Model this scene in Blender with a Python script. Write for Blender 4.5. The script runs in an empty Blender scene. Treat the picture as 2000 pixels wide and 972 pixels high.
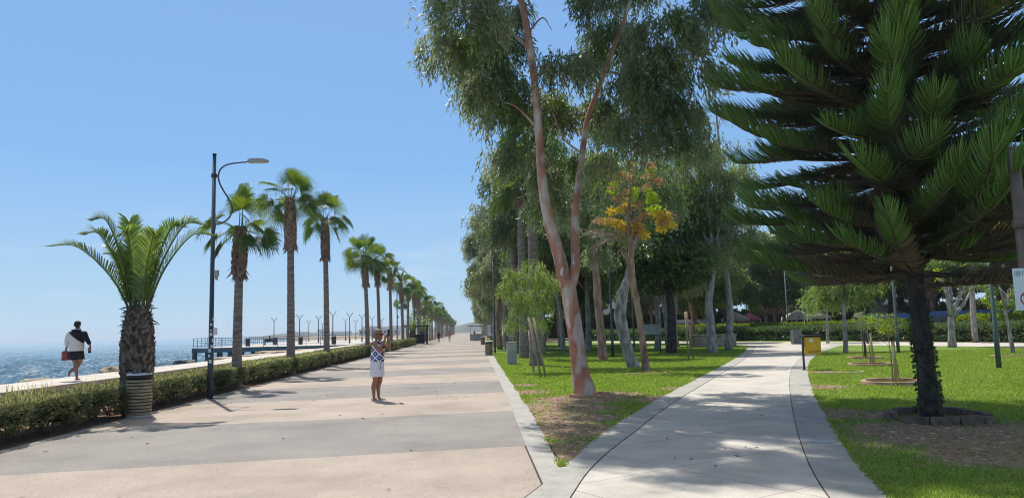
import bpy, math, random
import numpy as np
from mathutils import Vector, Matrix, Euler
R = math.radians
SC = bpy.context.scene
COL = SC.collection

# ------------------------------------------------------------------ camera
F, CH, ROLL = 1444.0, 1.55, 0.025
DIST = (669.5 - 25.0) - 486.0
PITCH = math.atan(DIST * math.cos(ROLL) / F)
def _rot(x, y, z, yaw):
    c, s = math.cos(ROLL), math.sin(ROLL)
    x, z = c*x + s*z, -s*x + c*z
    c, s = math.cos(PITCH), math.sin(PITCH)
    y, z = c*y - s*z, s*y + c*z
    c, s = math.cos(yaw), math.sin(yaw)
    return (c*x + s*y, -s*x + c*y, z)
def _ray(px, py, yaw):
    return _rot((px-1000)/F, 1.0, -(py-486)/F, yaw)
_r = _ray(915, 646.6, 0.0)
YAW = -math.atan2(_r[0], _r[1])
def P(px, py, z=0.0):
    """point of the ground (height z) seen at a place of the photograph"""
    X, Y, Z = _ray(px, py, YAW); t = (z-CH)/Z
    return Vector((X*t, Y*t, z))
def D(px, py, Y):
    """point at distance Y down the promenade seen at a place of the photograph"""
    X, Yr, Z = _ray(px, py, YAW); t = Y/Yr
    return Vector((X*t, Y, CH+Z*t))
cam_d = bpy.data.cameras.new('camera'); cam = bpy.data.objects.new('camera', cam_d); COL.objects.link(cam)
rx, up, fw = Vector(_rot(1,0,0,YAW)), Vector(_rot(0,0,1,YAW)), Vector(_rot(0,1,0,YAW))
M = Matrix((rx, up, -fw)).transposed().to_4x4(); M.translation = Vector((0, 0, CH))
cam.matrix_world = M
cam_d.sensor_width = 36; cam_d.lens = F/2000*36; cam_d.clip_start = 0.05; cam_d.clip_end = 20000
SC.camera = cam

# ------------------------------------------------------------------ light
SUN_EL = R(59); SUN_AZ = R(-25)        # azimuth from +Y, negative = towards the sea
world = bpy.data.worlds.new('World'); SC.world = world; world.use_nodes = True
wn = world.node_tree; bg = wn.nodes['Background']
sky = wn.nodes.new('ShaderNodeTexSky'); sky.sky_type = 'NISHITA'; sky.sun_disc = False
sky.sun_elevation = SUN_EL; sky.sun_rotation = SUN_AZ
sky.air_density = 1.0; sky.dust_density = 0.3; sky.ozone_density = 3.0
SKY_K = 0.125
tcw = wn.nodes.new('ShaderNodeTexCoord'); spw = wn.nodes.new('ShaderNodeSeparateXYZ'); wn.links.new(tcw.outputs['Generated'], spw.inputs[0])
tint = wn.nodes.new('ShaderNodeMix'); tint.data_type = 'RGBA'; tint.blend_type = 'MULTIPLY'; tint.inputs[0].default_value = 1; tint.inputs[7].default_value = (.66, .88, 1.12, 1)
wn.links.new(sky.outputs[0], tint.inputs[6])
def wramp(st):
    r = wn.nodes.new('ShaderNodeValToRGB'); cr = r.color_ramp
    while len(cr.elements) < len(st): cr.elements.new(.5)
    for e, (p, c) in zip(cr.elements, st): e.position = p; e.color = (*c, 1)
    wn.links.new(spw.outputs[2], r.inputs[0]); return r
rw = wramp([(0, (.88,)*3), (.5, (.85,)*3), (1, (.8,)*3)])
rc = wramp([(0, (.43,.585,.73)), (.05, (.37,.545,.72)), (.22, (.215,.42,.715)), (.5, (.21,.375,.68)), (.62, (.33,.41,.55)), (.75, (.46,.48,.53)), (1, (.54,.54,.54))])  # overhead stops, out of view, paled and brightened to lift the shadows
mul = wn.nodes.new('ShaderNodeMix'); mul.data_type = 'RGBA'; mul.blend_type = 'MULTIPLY'; mul.inputs[0].default_value = 1; mul.clamp_result = False
mul.inputs[7].default_value = (1/SKY_K,)*3+(1,); wn.links.new(rc.outputs[0], mul.inputs[6])
air = wn.nodes.new('ShaderNodeMix'); air.data_type = 'RGBA'; wn.links.new(rw.outputs[0], air.inputs[0]); wn.links.new(tint.outputs[2], air.inputs[6])
wn.links.new(mul.outputs[2], air.inputs[7])
mpw = wn.nodes.new('ShaderNodeMapping'); mpw.inputs['Scale'].default_value = (3, 3, 26); wn.links.new(tcw.outputs['Generated'], mpw.inputs[0])
nzw = wn.nodes.new('ShaderNodeTexNoise'); nzw.inputs['Scale'].default_value = 1.6; nzw.inputs['Detail'].default_value = 6; wn.links.new(mpw.outputs[0], nzw.inputs['Vector'])
r1 = wn.nodes.new('ShaderNodeValToRGB'); r1.color_ramp.elements[0].position = .56; r1.color_ramp.elements[1].position = .78; wn.links.new(nzw.outputs['Fac'], r1.inputs[0])
r2 = wramp([(0, (0, 0, 0)), (.03, (.5,)*3), (.11, (.32,)*3), (.24, (.0,)*3)])
wm = wn.nodes.new('ShaderNodeMath'); wm.operation = 'MULTIPLY'; wn.links.new(r1.outputs[0], wm.inputs[0]); wn.links.new(r2.outputs[0], wm.inputs[1])
cl = wn.nodes.new('ShaderNodeMix'); cl.data_type = 'RGBA'; wn.links.new(wm.outputs[0], cl.inputs[0]); wn.links.new(air.outputs[2], cl.inputs[6]); cl.inputs[7].default_value = (.62/SKY_K, .70/SKY_K, .79/SKY_K, 1)
wn.links.new(cl.outputs[2], bg.inputs[0]); bg.inputs[1].default_value = SKY_K
sd = bpy.data.lights.new('sun', 'SUN'); sd.energy = 4.4; sd.angle = R(0.55); sd.color = (1.0, 0.95, 0.88)
so = bpy.data.objects.new('sun', sd); COL.objects.link(so)
sdir = Vector((math.sin(SUN_AZ)*math.cos(SUN_EL), math.cos(SUN_AZ)*math.cos(SUN_EL), math.sin(SUN_EL)))
so.rotation_euler = sdir.to_track_quat('Z', 'Y').to_euler(); so.location = (-20, 30, 60)
SC.view_settings.view_transform = 'Standard'; SC.view_settings.look = 'None'
SC.view_settings.exposure = 0.22; SC.view_settings.gamma = 1
SC.cycles.max_bounces = 6; SC.cycles.diffuse_bounces = 3; SC.cycles.transmission_bounces = 3
SC.cycles.sample_clamp_indirect = 4.0; SC.cycles.filter_width = 1.1

# ------------------------------------------------------------------ materials
def mat(name, col=(.5,.5,.5), rough=.7, col2=None, scale=5.0, detail=5.0, lo=.35, hi=.65, bump=0.0, bscale=None,
        spec=.3, metal=0.0, transl=0.0, vec='Object', stretch=None, island=False, extra=None):
    m = bpy.data.materials.new(name); m.use_nodes = True
    nt = m.node_tree; N = nt.nodes; L = nt.links
    b = N['Principled BSDF']
    b.inputs['Roughness'].default_value = rough; b.inputs['Metallic'].default_value = metal
    b.inputs['Specular IOR Level'].default_value = spec
    b.inputs['Base Color'].default_value = (*col, 1)
    tc = N.new('ShaderNodeTexCoord'); vo = tc.outputs[vec]
    if stretch:
        mp = N.new('ShaderNodeMapping'); mp.inputs['Scale'].default_value = stretch; L.new(vo, mp.inputs[0]); vo = mp.outputs[0]
    out = None
    if col2 is not None:
        rp = N.new('ShaderNodeValToRGB')
        rp.color_ramp.elements[0].color = (*col, 1); rp.color_ramp.elements[1].color = (*col2, 1)
        rp.color_ramp.elements[0].position = lo; rp.color_ramp.elements[1].position = hi
        if island:
            g = N.new('ShaderNodeNewGeometry'); src = g.outputs['Random Per Island']
        else:
            nz = N.new('ShaderNodeTexNoise'); nz.inputs['Scale'].default_value = scale; nz.inputs['Detail'].default_value = detail
            L.new(vo, nz.inputs['Vector']); src = nz.outputs['Fac']
        L.new(src, rp.inputs[0]); out = rp.outputs[0]
        if island:
            oi = N.new('ShaderNodeObjectInfo'); hv = N.new('ShaderNodeHueSaturation')
            m1 = N.new('ShaderNodeMapRange'); m1.inputs[3].default_value = .488; m1.inputs[4].default_value = .512; L.new(oi.outputs['Random'], m1.inputs[0]); L.new(m1.outputs[0], hv.inputs['Hue'])
            m2 = N.new('ShaderNodeMath'); m2.operation = 'FRACT'; m3 = N.new('ShaderNodeMath'); m3.operation = 'MULTIPLY'; m3.inputs[1].default_value = 7.31; L.new(oi.outputs['Random'], m3.inputs[0]); L.new(m3.outputs[0], m2.inputs[0])
            m4 = N.new('ShaderNodeMapRange'); m4.inputs[3].default_value = .84; m4.inputs[4].default_value = 1.18; L.new(m2.outputs[0], m4.inputs[0]); L.new(m4.outputs[0], hv.inputs['Value'])
            L.new(out, hv.inputs['Color']); out = hv.outputs[0]
        L.new(out, b.inputs['Base Color'])
    if bump:
        nb = N.new('ShaderNodeTexNoise'); nb.inputs['Scale'].default_value = bscale or scale*3; nb.inputs['Detail'].default_value = 4
        L.new(vo, nb.inputs['Vector'])
        bp = N.new('ShaderNodeBump'); bp.inputs['Strength'].default_value = bump; bp.inputs['Distance'].default_value = .03
        L.new(nb.outputs['Fac'], bp.inputs['Height']); L.new(bp.outputs[0], b.inputs['Normal'])
    if transl:
        tr = N.new('ShaderNodeBsdfTranslucent'); mx = N.new('ShaderNodeMixShader'); mx.inputs[0].default_value = transl
        if out:
            hs = N.new('ShaderNodeHueSaturation'); hs.inputs['Hue'].default_value = .475; hs.inputs['Value'].default_value = 1.6; hs.inputs['Saturation'].default_value = 1.15
            L.new(out, hs.inputs['Color']); L.new(hs.outputs[0], tr.inputs[0])
        else: tr.inputs[0].default_value = (*col, 1)
        L.new(b.outputs[0], mx.inputs[1]); L.new(tr.outputs[0], mx.inputs[2])
        L.new(mx.outputs[0], N['Material Output'].inputs[0])
    if extra: extra(nt, b)
    return m
def leafmat(name, c1, c2, rough=.45, tr=.35, spec=.4):
    return mat(name, c1, rough, c2, lo=0, hi=1, island=True, transl=tr, spec=spec)

def noise(N, L, vo, scale, detail=4, rough=.55):
    n = N.new('ShaderNodeTexNoise'); n.inputs['Scale'].default_value = scale; n.inputs['Detail'].default_value = detail
    n.inputs['Roughness'].default_value = rough
    if vo: L.new(vo, n.inputs['Vector'])
    return n.outputs['Fac']
def ramp(N, L, src, stops, const=False):
    r = N.new('ShaderNodeValToRGB'); cr = r.color_ramp
    if const: cr.interpolation = 'CONSTANT'
    while len(cr.elements) < len(stops): cr.elements.new(.5)
    for e, (p, c) in zip(cr.elements, stops): e.position = p; e.color = (*c, 1) if len(c) == 3 else c
    L.new(src, r.inputs[0]); return r.outputs[0]
def mixc(N, L, fac, a, b, mode='MIX'):
    m = N.new('ShaderNodeMix'); m.data_type = 'RGBA'; m.blend_type = mode
    if isinstance(fac, (int, float)): m.inputs[0].default_value = fac
    else: L.new(fac, m.inputs[0])
    for i, x in ((6, a), (7, b)):
        if isinstance(x, tuple): m.inputs[i].default_value = (*x, 1)
        else: L.new(x, m.inputs[i])
    return m.outputs[2]
def math_(N, L, op, a, b=None, c=None):
    m = N.new('ShaderNodeMath'); m.operation = op
    for i, x in enumerate((a, b, c)):
        if x is None: continue
        if isinstance(x, (int, float)): m.inputs[i].default_value = x
        else: L.new(x, m.inputs[i])
    return m.outputs[0]

def prom_extra(nt, b):
    N, L = nt.nodes, nt.links
    tc = N.new('ShaderNodeTexCoord'); vo = tc.outputs['Object']
    sp = N.new('ShaderNodeSeparateXYZ'); L.new(vo, sp.inputs[0])
    wob = math_(N, L, 'MULTIPLY', noise(N, L, vo, 6, 3), .05)
    y = math_(N, L, 'ADD', math_(N, L, 'SUBTRACT', sp.outputs[1], math_(N, L, 'MULTIPLY', sp.outputs[0], .14)), wob)
    t = math_(N, L, 'DIVIDE', math_(N, L, 'SUBTRACT', y, 10.06), 4.42)
    fr = math_(N, L, 'MODULO', math_(N, L, 'ADD', t, 100.0), 2.0)
    gray = math_(N, L, 'LESS_THAN', fr, 1.0)
    sp1 = noise(N, L, vo, 85, 3, .8)
    beige = ramp(N, L, sp1, [(.30, (.14,.10,.08)), (.47, (.415,.35,.29)), (.60, (.475,.405,.335)), (.76, (.66,.58,.49))])
    grey = ramp(N, L, sp1, [(.30, (.11,.10,.095)), (.47, (.275,.255,.23)), (.60, (.325,.30,.275)), (.76, (.52,.495,.46))])
    c = mixc(N, L, gray, beige, grey)
    f2 = math_(N, L, 'PINGPONG', math_(N, L, 'ADD', math_(N, L, 'DIVIDE', math_(N, L, 'SUBTRACT', math_(N, L, 'SUBTRACT', sp.outputs[1], math_(N, L, 'MULTIPLY', sp.outputs[0], .14)), 10.035), 4.42), 100.0), .5)
    c = mixc(N, L, math_(N, L, 'MULTIPLY', math_(N, L, 'LESS_THAN', f2, .0016), .45), c, (.62,.58,.52))
    big = ramp(N, L, noise(N, L, vo, .55, 6, .65), [(.30, (.76,.75,.74)), (.5, (.97,.965,.96)), (.68, (1.12,1.11,1.09))])
    c = mixc(N, L, 1.0, c, big, 'MULTIPLY')
    st = ramp(N, L, noise(N, L, vo, 2.3, 6, .7), [(.27, (.72,.70,.68)), (.38, (1,1,1))])
    c = mixc(N, L, .7, c, st, 'MULTIPLY')
    L.new(c, b.inputs['Base Color'])
    bp = N.new('ShaderNodeBump'); bp.inputs['Strength'].default_value = .35; bp.inputs['Distance'].default_value = .01
    L.new(sp1, bp.inputs['Height']); L.new(bp.outputs[0], b.inputs['Normal'])
def path_extra(nt, b):
    N, L = nt.nodes, nt.links
    tc = N.new('ShaderNodeTexCoord'); vo = tc.outputs['Object']
    c = ramp(N, L, noise(N, L, vo, 1.1, 7, .65), [(.28, (.42,.385,.33)), (.5, (.54,.50,.435)), (.72, (.63,.585,.51))])
    c = mixc(N, L, .5, c, ramp(N, L, noise(N, L, vo, 60, 3, .7), [(.3, (.72,.7,.68)), (.7, (1.15,1.14,1.12))]), 'MULTIPLY')
    mp = N.new('ShaderNodeMapping'); mp.inputs['Rotation'].default_value = (0, 0, R(-30)); L.new(vo, mp.inputs[0])
    sp = N.new('ShaderNodeSeparateXYZ'); L.new(mp.outputs[0], sp.inputs[0])
    j = None
    for ax, per in ((0, 1.5), (1, 1.5)):
        f = math_(N, L, 'PINGPONG', sp.outputs[ax], per/2)
        l = math_(N, L, 'LESS_THAN', f, .008)
        j = l if j is None else math_(N, L, 'MAXIMUM', j, l)
    c = mixc(N, L, math_(N, L, 'MULTIPLY', j, .6), c, (.16,.14,.12))
    st = ramp(N, L, noise(N, L, vo, 3.1, 5, .7), [(.28, (.70,.68,.66)), (.36, (1,1,1))])
    c = mixc(N, L, .6, c, st, 'MULTIPLY')
    L.new(c, b.inputs['Base Color'])
def kerb_extra(nt, b):
    N, L = nt.nodes, nt.links
    tc = N.new('ShaderNodeTexCoord'); vo = tc.outputs['Object']
    c = ramp(N, L, noise(N, L, vo, 2.2, 7, .7), [(.3, (.33,.315,.28)), (.68, (.47,.45,.405))])
    c = mixc(N, L, .5, c, ramp(N, L, noise(N, L, vo, 45, 3, .7), [(.3, (.75,.74,.72)), (.7, (1.1,1.1,1.08))]), 'MULTIPLY')
    st = ramp(N, L, noise(N, L, vo, 7, 5, .75), [(.27, (.55,.52,.48)), (.36, (1,1,1))])
    c = mixc(N, L, .8, c, st, 'MULTIPLY')
    L.new(c, b.inputs['Base Color'])
BARE = [(1.55, 9.6, 1.2), (1.5, 11.4, 1.2), (1.7, 13.0, 1.2), (1.7, 14.7, 1.5), (2.5, 16.3, 1.5), (4.1, 15.8, 1.1), (3.3, 17.2, 1.0), (5.3, 18.2, .8), (7.0, 21.5, .8), (1.3, 18.5, .9), (1.35, 21, .8), (6.8, 9.6, 2.3), (5.9, 8.2, 1.0), (6.3, 12.3, 1.1), (8.6, 9.3, 1.8), (8.3, 17.6, .9), (6.7, 36.5, .9), (10.8, 22.5, .7)]
def lawn_extra(nt, b):
    N, L = nt.nodes, nt.links
    tc = N.new('ShaderNodeTexCoord'); vo = tc.outputs['Object']
    g = ramp(N, L, noise(N, L, vo, 22, 6, .75), [(.28, (.085,.125,.02)), (.5, (.155,.245,.04)), (.72, (.27,.36,.09))])
    g = mixc(N, L, .55, g, ramp(N, L, noise(N, L, vo, .8, 5, .6), [(.32, (.58,.72,.6)), (.5, (.95,.95,.95)), (.68, (1.45,1.15,1.25))]), 'MULTIPLY')
    s = ramp(N, L, noise(N, L, vo, 35, 6, .75), [(.3, (.12,.075,.05)), (.5, (.32,.22,.15)), (.72, (.52,.39,.27))])
    tot = None
    for x, y, r in BARE:
        d = N.new('ShaderNodeVectorMath'); d.operation = 'DISTANCE'; L.new(vo, d.inputs[0]); d.inputs[1].default_value = (x, y, 0)
        k = math_(N, L, 'SUBTRACT', 1.0, math_(N, L, 'DIVIDE', d.outputs['Value'], r))
        tot = k if tot is None else math_(N, L, 'MAXIMUM', tot, k)
    tot = math_(N, L, 'MAXIMUM', tot, -.45)
    w = math_(N, L, 'ADD', math_(N, L, 'MULTIPLY', tot, .8), math_(N, L, 'MULTIPLY', math_(N, L, 'SUBTRACT', noise(N, L, vo, 1.6, 6, .7), .45), 2.2))
    f = ramp(N, L, w, [(.12, (0,0,0)), (.42, (1,1,1))])
    L.new(mixc(N, L, f, g, s), b.inputs['Base Color'])
    bp = N.new('ShaderNodeBump'); bp.inputs['Strength'].default_value = .6; bp.inputs['Distance'].default_value = .04
    L.new(noise(N, L, vo, 40, 4, .7), bp.inputs['Height']); L.new(bp.outputs[0], b.inputs['Normal'])
def euc_extra(nt, b):
    N, L = nt.nodes, nt.links
    tc = N.new('ShaderNodeTexCoord'); vo = tc.outputs['Object']
    mp = N.new('ShaderNodeMapping'); mp.inputs['Scale'].default_value = (1, 1, .45); L.new(vo, mp.inputs[0]); v = mp.outputs[0]
    base = ramp(N, L, noise(N, L, v, 1.9, 3, .5), [(.40, (.50,.42,.37)), (.46, (.42,.19,.125)), (.55, (.52,.25,.155)), (.63, (.62,.53,.45))])
    patch = ramp(N, L, noise(N, L, v, 4.2, 2, .4), [(.0, (0,0,0)), (.69, (1,1,1))], True)
    c = mixc(N, L, patch, base, (.66,.61,.52))
    dark = ramp(N, L, noise(N, L, v, 7.5, 4, .6), [(0, (1,1,1)), (.38, (1,1,1)), (.62, (.78,.74,.72)), (.70, (.42,.36,.33))])
    c = mixc(N, L, .85, c, dark, 'MULTIPLY')
    L.new(c, b.inputs['Base Color'])
    bp = N.new('ShaderNodeBump'); bp.inputs['Strength'].default_value = .5; bp.inputs['Distance'].default_value = .03
    L.new(noise(N, L, v, 9, 5, .6), bp.inputs['Height']); L.new(bp.outputs[0], b.inputs['Normal'])
def sea_extra(nt, b):
    N, L = nt.nodes, nt.links
    tc = N.new('ShaderNodeTexCoord'); vo = tc.outputs['Object']
    mp = N.new('ShaderNodeMapping'); mp.inputs['Scale'].default_value = (1, .8, 1); mp.inputs['Rotation'].default_value = (0,0,R(28)); L.new(vo, mp.inputs[0]); v = mp.outputs[0]
    c = ramp(N, L, noise(N, L, v, .05, 5, .6), [(.35, (.012,.12,.21)), (.65, (.03,.21,.31))])
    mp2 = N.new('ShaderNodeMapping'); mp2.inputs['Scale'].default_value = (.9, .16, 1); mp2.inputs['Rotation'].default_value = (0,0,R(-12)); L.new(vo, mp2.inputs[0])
    f = ramp(N, L, noise(N, L, mp2.outputs[0], 1.0, 6, .72), [(.50, (0,0,0)), (.63, (1,1,1))])  # pale streaks in the water colour stand in for sun glitter
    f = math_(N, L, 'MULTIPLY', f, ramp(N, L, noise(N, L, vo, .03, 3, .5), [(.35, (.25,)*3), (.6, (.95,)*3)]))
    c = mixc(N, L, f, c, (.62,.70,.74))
    L.new(c, b.inputs['Base Color'])
    h = math_(N, L, 'ADD', noise(N, L, v, 2.2, 6, .75), math_(N, L, 'MULTIPLY', noise(N, L, v, .12, 3, .6), .9))
    bp = N.new('ShaderNodeBump'); bp.inputs['Strength'].default_value = 1.0; bp.inputs['Distance'].default_value = .8
    L.new(h, bp.inputs['Height']); L.new(bp.outputs[0], b.inputs['Normal'])
def top_extra(nt, b):
    N, L = nt.nodes, nt.links
    tc = N.new('ShaderNodeTexCoord'); sp = N.new('ShaderNodeSeparateXYZ'); L.new(tc.outputs['Object'], sp.inputs[0])
    a = math_(N, L, 'PINGPONG', math_(N, L, 'ADD', sp.outputs[0], math_(N, L, 'MULTIPLY', sp.outputs[1], .3)), .09)
    c = math_(N, L, 'PINGPONG', sp.outputs[2], .09)
    s = math_(N, L, 'ADD', a, c); s = math_(N, L, 'PINGPONG', s, .045)
    nz = math_(N, L, 'MULTIPLY', math_(N, L, 'SUBTRACT', noise(N, L, tc.outputs['Object'], 20, 2), .5), .02)
    k = math_(N, L, 'GREATER_THAN', math_(N, L, 'ADD', s, nz), .022)
    L.new(mixc(N, L, k, (.75,.77,.80), (.015,.035,.22)), b.inputs['Base Color'])

MT = {}
MT['prom'] = mat('exposed_aggregate', rough=.85, spec=.15, extra=prom_extra)
MT['path'] = mat('path_concrete', rough=.85, spec=.15, extra=path_extra)
MT['kerb'] = mat('kerb_concrete', rough=.85, spec=.2, extra=kerb_extra)
MT['lawn'] = mat('lawn_ground', rough=.9, spec=.1, extra=lawn_extra)
MT['ground'] = mat('bare_ground', (.20,.15,.10), .95, (.33,.27,.20), scale=.6, spec=.1)
MT['soil'] = mat('soil', (.19,.10,.055), .95, (.42,.27,.17), scale=14, bump=.8, spec=.1)
MT['asphalt'] = mat('asphalt', (.16,.16,.16), .9, (.24,.235,.23), scale=1.2, spec=.2)
MT['quay'] = mat('quay_stone', (.42,.38,.32), .85, (.58,.53,.45), scale=1.7, bump=.3, bscale=25)
MT['sand'] = mat('sand_rock', (.30,.22,.14), .95, (.52,.41,.29), scale=1.1, bump=.6, bscale=6)
MT['darkrock'] = mat('dark_rock', (.025,.028,.032), .7, (.10,.10,.10), scale=4, bump=.8, bscale=10)
MT['joint'] = mat('dark_joint', (.07,.06,.055), .95)
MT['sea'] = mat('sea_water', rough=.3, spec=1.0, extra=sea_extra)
MT['euc'] = mat('eucalyptus_bark', rough=.65, extra=euc_extra)
MT['greybark'] = mat('grey_bark', (.16,.145,.135), .85, (.42,.39,.36), scale=6, bump=.8, bscale=18, stretch=(1,1,.4))
MT['pinkbark'] = mat('pink_bark', (.17,.095,.065), .8, (.42,.29,.22), scale=5, bump=.7, bscale=18, stretch=(1,1,.35))
MT['darkbark'] = mat('dark_bark', (.025,.022,.022), .9, (.085,.07,.062), scale=9, bump=1.0, bscale=22, stretch=(1,1,.5))
MT['twigbark'] = mat('brown_twig_bark', (.075,.055,.04), .9, (.15,.11,.085), scale=8)
MT['palmbark'] = mat('palm_bark', (.14,.115,.10), .9, (.28,.24,.205), scale=5, bump=1.0, bscale=6, stretch=(.6,.6,4))
MT['boot'] = mat('palm_leaf_bases', (.12,.08,.06), .9, (.42,.32,.24), lo=0, hi=1, island=True)
MT['dateboot'] = mat('date_leaf_bases', (.035,.028,.024), .9, (.20,.165,.135), lo=0, hi=1, island=True)
MT['drybark'] = mat('dry_twigs', (.26,.20,.16), .9, (.5,.43,.37), scale=8)
MT['fan'] = leafmat('fan_leaf', (.055,.11,.018), (.14,.22,.04), .4, .4)
MT['fandark'] = leafmat('fan_leaf_mature', (.03,.07,.014), (.08,.15,.03), .4, .35)
MT['deadfan'] = leafmat('dry_fan_leaf', (.13,.085,.05), (.30,.22,.13), .7, .2)
MT['date'] = leafmat('date_leaflet', (.08,.15,.035), (.20,.31,.075), .35, .45, .6)
MT['eucleaf'] = leafmat('eucalyptus_leaf', (.13,.165,.085), (.30,.35,.18), .33, .48, .8)
MT['eucdark'] = leafmat('eucalyptus_leaf_dense', (.08,.125,.055), (.19,.26,.12), .36, .42, .8)
MT['eucpale'] = leafmat('eucalyptus_leaf_pale', (.14,.24,.06), (.30,.42,.14), .45, .5)
MT['yellow'] = leafmat('yellow_leaf', (.40,.29,.03), (.55,.46,.07), .5, .4)
MT['rust'] = leafmat('rusty_leaf', (.27,.16,.075), (.45,.31,.17), .6, .25)
MT['lime'] = leafmat('lime_leaf', (.13,.22,.02), (.26,.36,.05), .45, .5)
MT['ficus'] = leafmat('ficus_leaf', (.045,.08,.024), (.13,.195,.06), .35, .38, .8)
MT['midgreen'] = leafmat('midgreen_leaf', (.07,.13,.03), (.18,.27,.07), .4, .42, .5)
MT['hedge'] = leafmat('hedge_leaf', (.055,.085,.035), (.15,.18,.075), .5, .35)
MT['hedgetop'] = leafmat('hedge_sunlit_top', (.23,.26,.10), (.42,.43,.19), .5, .45)  # paler leaf tone paints the sunlight falling on hedge tops
MT['hedgedry'] = leafmat('hedge_dry_leaf', (.16,.11,.05), (.27,.20,.10), .6, .2)
MT['hedge2'] = leafmat('laurel_hedge_leaf', (.05,.10,.035), (.15,.23,.085), .3, .25, .7)
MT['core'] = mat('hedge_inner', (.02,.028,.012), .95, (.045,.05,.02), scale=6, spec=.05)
MT['pine'] = leafmat('pine_branchlet', (.045,.08,.033), (.13,.18,.07), .38, .25, .7)
MT['pineold'] = leafmat('pine_older_branchlet', (.09,.095,.045), (.17,.185,.095), .5, .12, .4)
MT['pinetip'] = leafmat('pine_young_branchlet', (.11,.21,.045), (.24,.38,.10), .45, .3, .4)
MT['pinedry'] = leafmat('pine_dry_branchlet', (.16,.11,.075), (.33,.24,.165), .7, .05, .2)
MT['blade'] = leafmat('grass_blade', (.10,.185,.032), (.30,.395,.095), .5, .5)
MT['litter'] = leafmat('leaf_litter', (.22,.14,.08), (.62,.48,.31), .8, .1)
MT['lamp'] = mat('lamp_paint', (.022,.035,.050), .45, (.035,.052,.07), scale=3, spec=.5)
MT['lampgreen'] = mat('green_lamp_paint', (.055,.085,.085), .5, (.09,.125,.12), scale=4, spec=.4)
MT['steel'] = mat('grey_steel', (.30,.31,.32), .45, (.42,.43,.44), scale=3, metal=.3)
MT['cab'] = mat('cabinet_grey', (.30,.31,.31), .6, (.42,.42,.42), scale=2.5, spec=.3)
MT['cabdark'] = mat('cabinet_dark', (.10,.115,.12), .6, (.17,.18,.185), scale=3)
MT['black'] = mat('black_plastic', (.012,.012,.013), .5, (.03,.03,.032), scale=6)
MT['slat'] = mat('bin_slat_wood', (.17,.135,.085), .7, (.36,.30,.20), scale=5, stretch=(1,1,6))
MT['liner'] = mat('bin_liner', (.45,.46,.48), .35, (.7,.7,.72), scale=15, bump=.8, bscale=30)
MT['yellowp'] = mat('yellow_plastic', (.62,.36,.02), .5, (.72,.45,.04), scale=3)
MT['white'] = mat('white_paint', (.74,.74,.72), .6, (.82,.82,.80), scale=2)
MT['wood'] = mat('stake_wood', (.24,.175,.12), .85, (.42,.33,.24), scale=6, stretch=(3,3,.4))
MT['palewood'] = mat('pale_stake', (.33,.30,.12), .8, (.5,.45,.22), scale=6, stretch=(3,3,.4))
MT['terra'] = mat('terracotta_edging', (.32,.19,.12), .85, (.52,.36,.25), scale=5, bump=.4)
MT['block'] = mat('dark_edging_block', (.085,.06,.05), .9, (.22,.15,.12), scale=6, bump=.6)
MT['stone'] = mat('planter_stone', (.26,.20,.155), .9, (.42,.34,.27), scale=2.5, bump=.5)
MT['pierblue'] = mat('pier_paint', (.035,.075,.10), .6, (.07,.13,.165), scale=1.2)
MT['deck'] = mat('pier_deck', (.40,.37,.33), .85, (.52,.49,.44), scale=.9)
MT['post'] = mat('signpost_paint', (.115,.085,.065), .7, (.165,.125,.10), scale=4, spec=.4)
MT['signwhite'] = mat('sign_white', (.66,.70,.76), .5, (.72,.76,.82), scale=1)
MT['signink'] = mat('sign_ink', (.05,.06,.08), .6)
MT['signred'] = mat('sign_red', (.42,.03,.05), .5)
MT['glass'] = mat('dark_glass', (.02,.03,.04), .08, spec=.8)
MT['bluepaint'] = mat('blue_bodywork', (.05,.16,.42), .35, (.06,.19,.48), scale=1, spec=.5)
MT['whitecar'] = mat('white_bodywork', (.66,.67,.68), .3, (.72,.73,.74), scale=1, spec=.5)
MT['redcloth'] = mat('pink_cloth', (.36,.10,.17), .8, (.45,.15,.24), scale=3)
MT['canvas'] = mat('white_canvas', (.66,.66,.64), .85, (.76,.76,.74), scale=2, transl=.2)
MT['rubber'] = mat('tyre', (.015,.015,.015), .9)
MT['facade'] = mat('pale_facade', (.5,.5,.48), .85, (.62,.61,.58), scale=.6)
MT['terrainblue'] = mat('far_hill', (.06,.09,.06), .95, (.14,.15,.10), scale=.02)
MT['skin'] = mat('tanned_skin', (.27,.115,.062), .5, (.33,.15,.085), scale=9, spec=.4)
MT['skin2'] = mat('skin_brown', (.25,.13,.09), .5, (.31,.17,.115), scale=9, spec=.4)
MT['blonde'] = mat('ash_blonde_hair', (.13,.095,.06), .6, (.30,.235,.165), scale=40, stretch=(1,1,.3))
MT['darkhair'] = mat('dark_hair', (.012,.010,.010), .6, (.03,.025,.022), scale=40)
MT['top'] = mat('blue_print_cloth', rough=.85, extra=top_extra)
MT['shortsw'] = mat('white_cotton', (.66,.65,.72), .9, (.74,.73,.78), scale=6, bump=.5, bscale=9)
MT['blackcloth'] = mat('black_cloth', (.010,.012,.020), .9, (.018,.02,.03), scale=8, bump=.4, bscale=12)
MT['greycloth'] = mat('offwhite_cloth', (.50,.49,.46), .9, (.58,.57,.54), scale=8, bump=.4, bscale=12)
MT['shoe'] = mat('coral_shoe', (.22,.05,.06), .8, (.30,.085,.09), scale=9)
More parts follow.
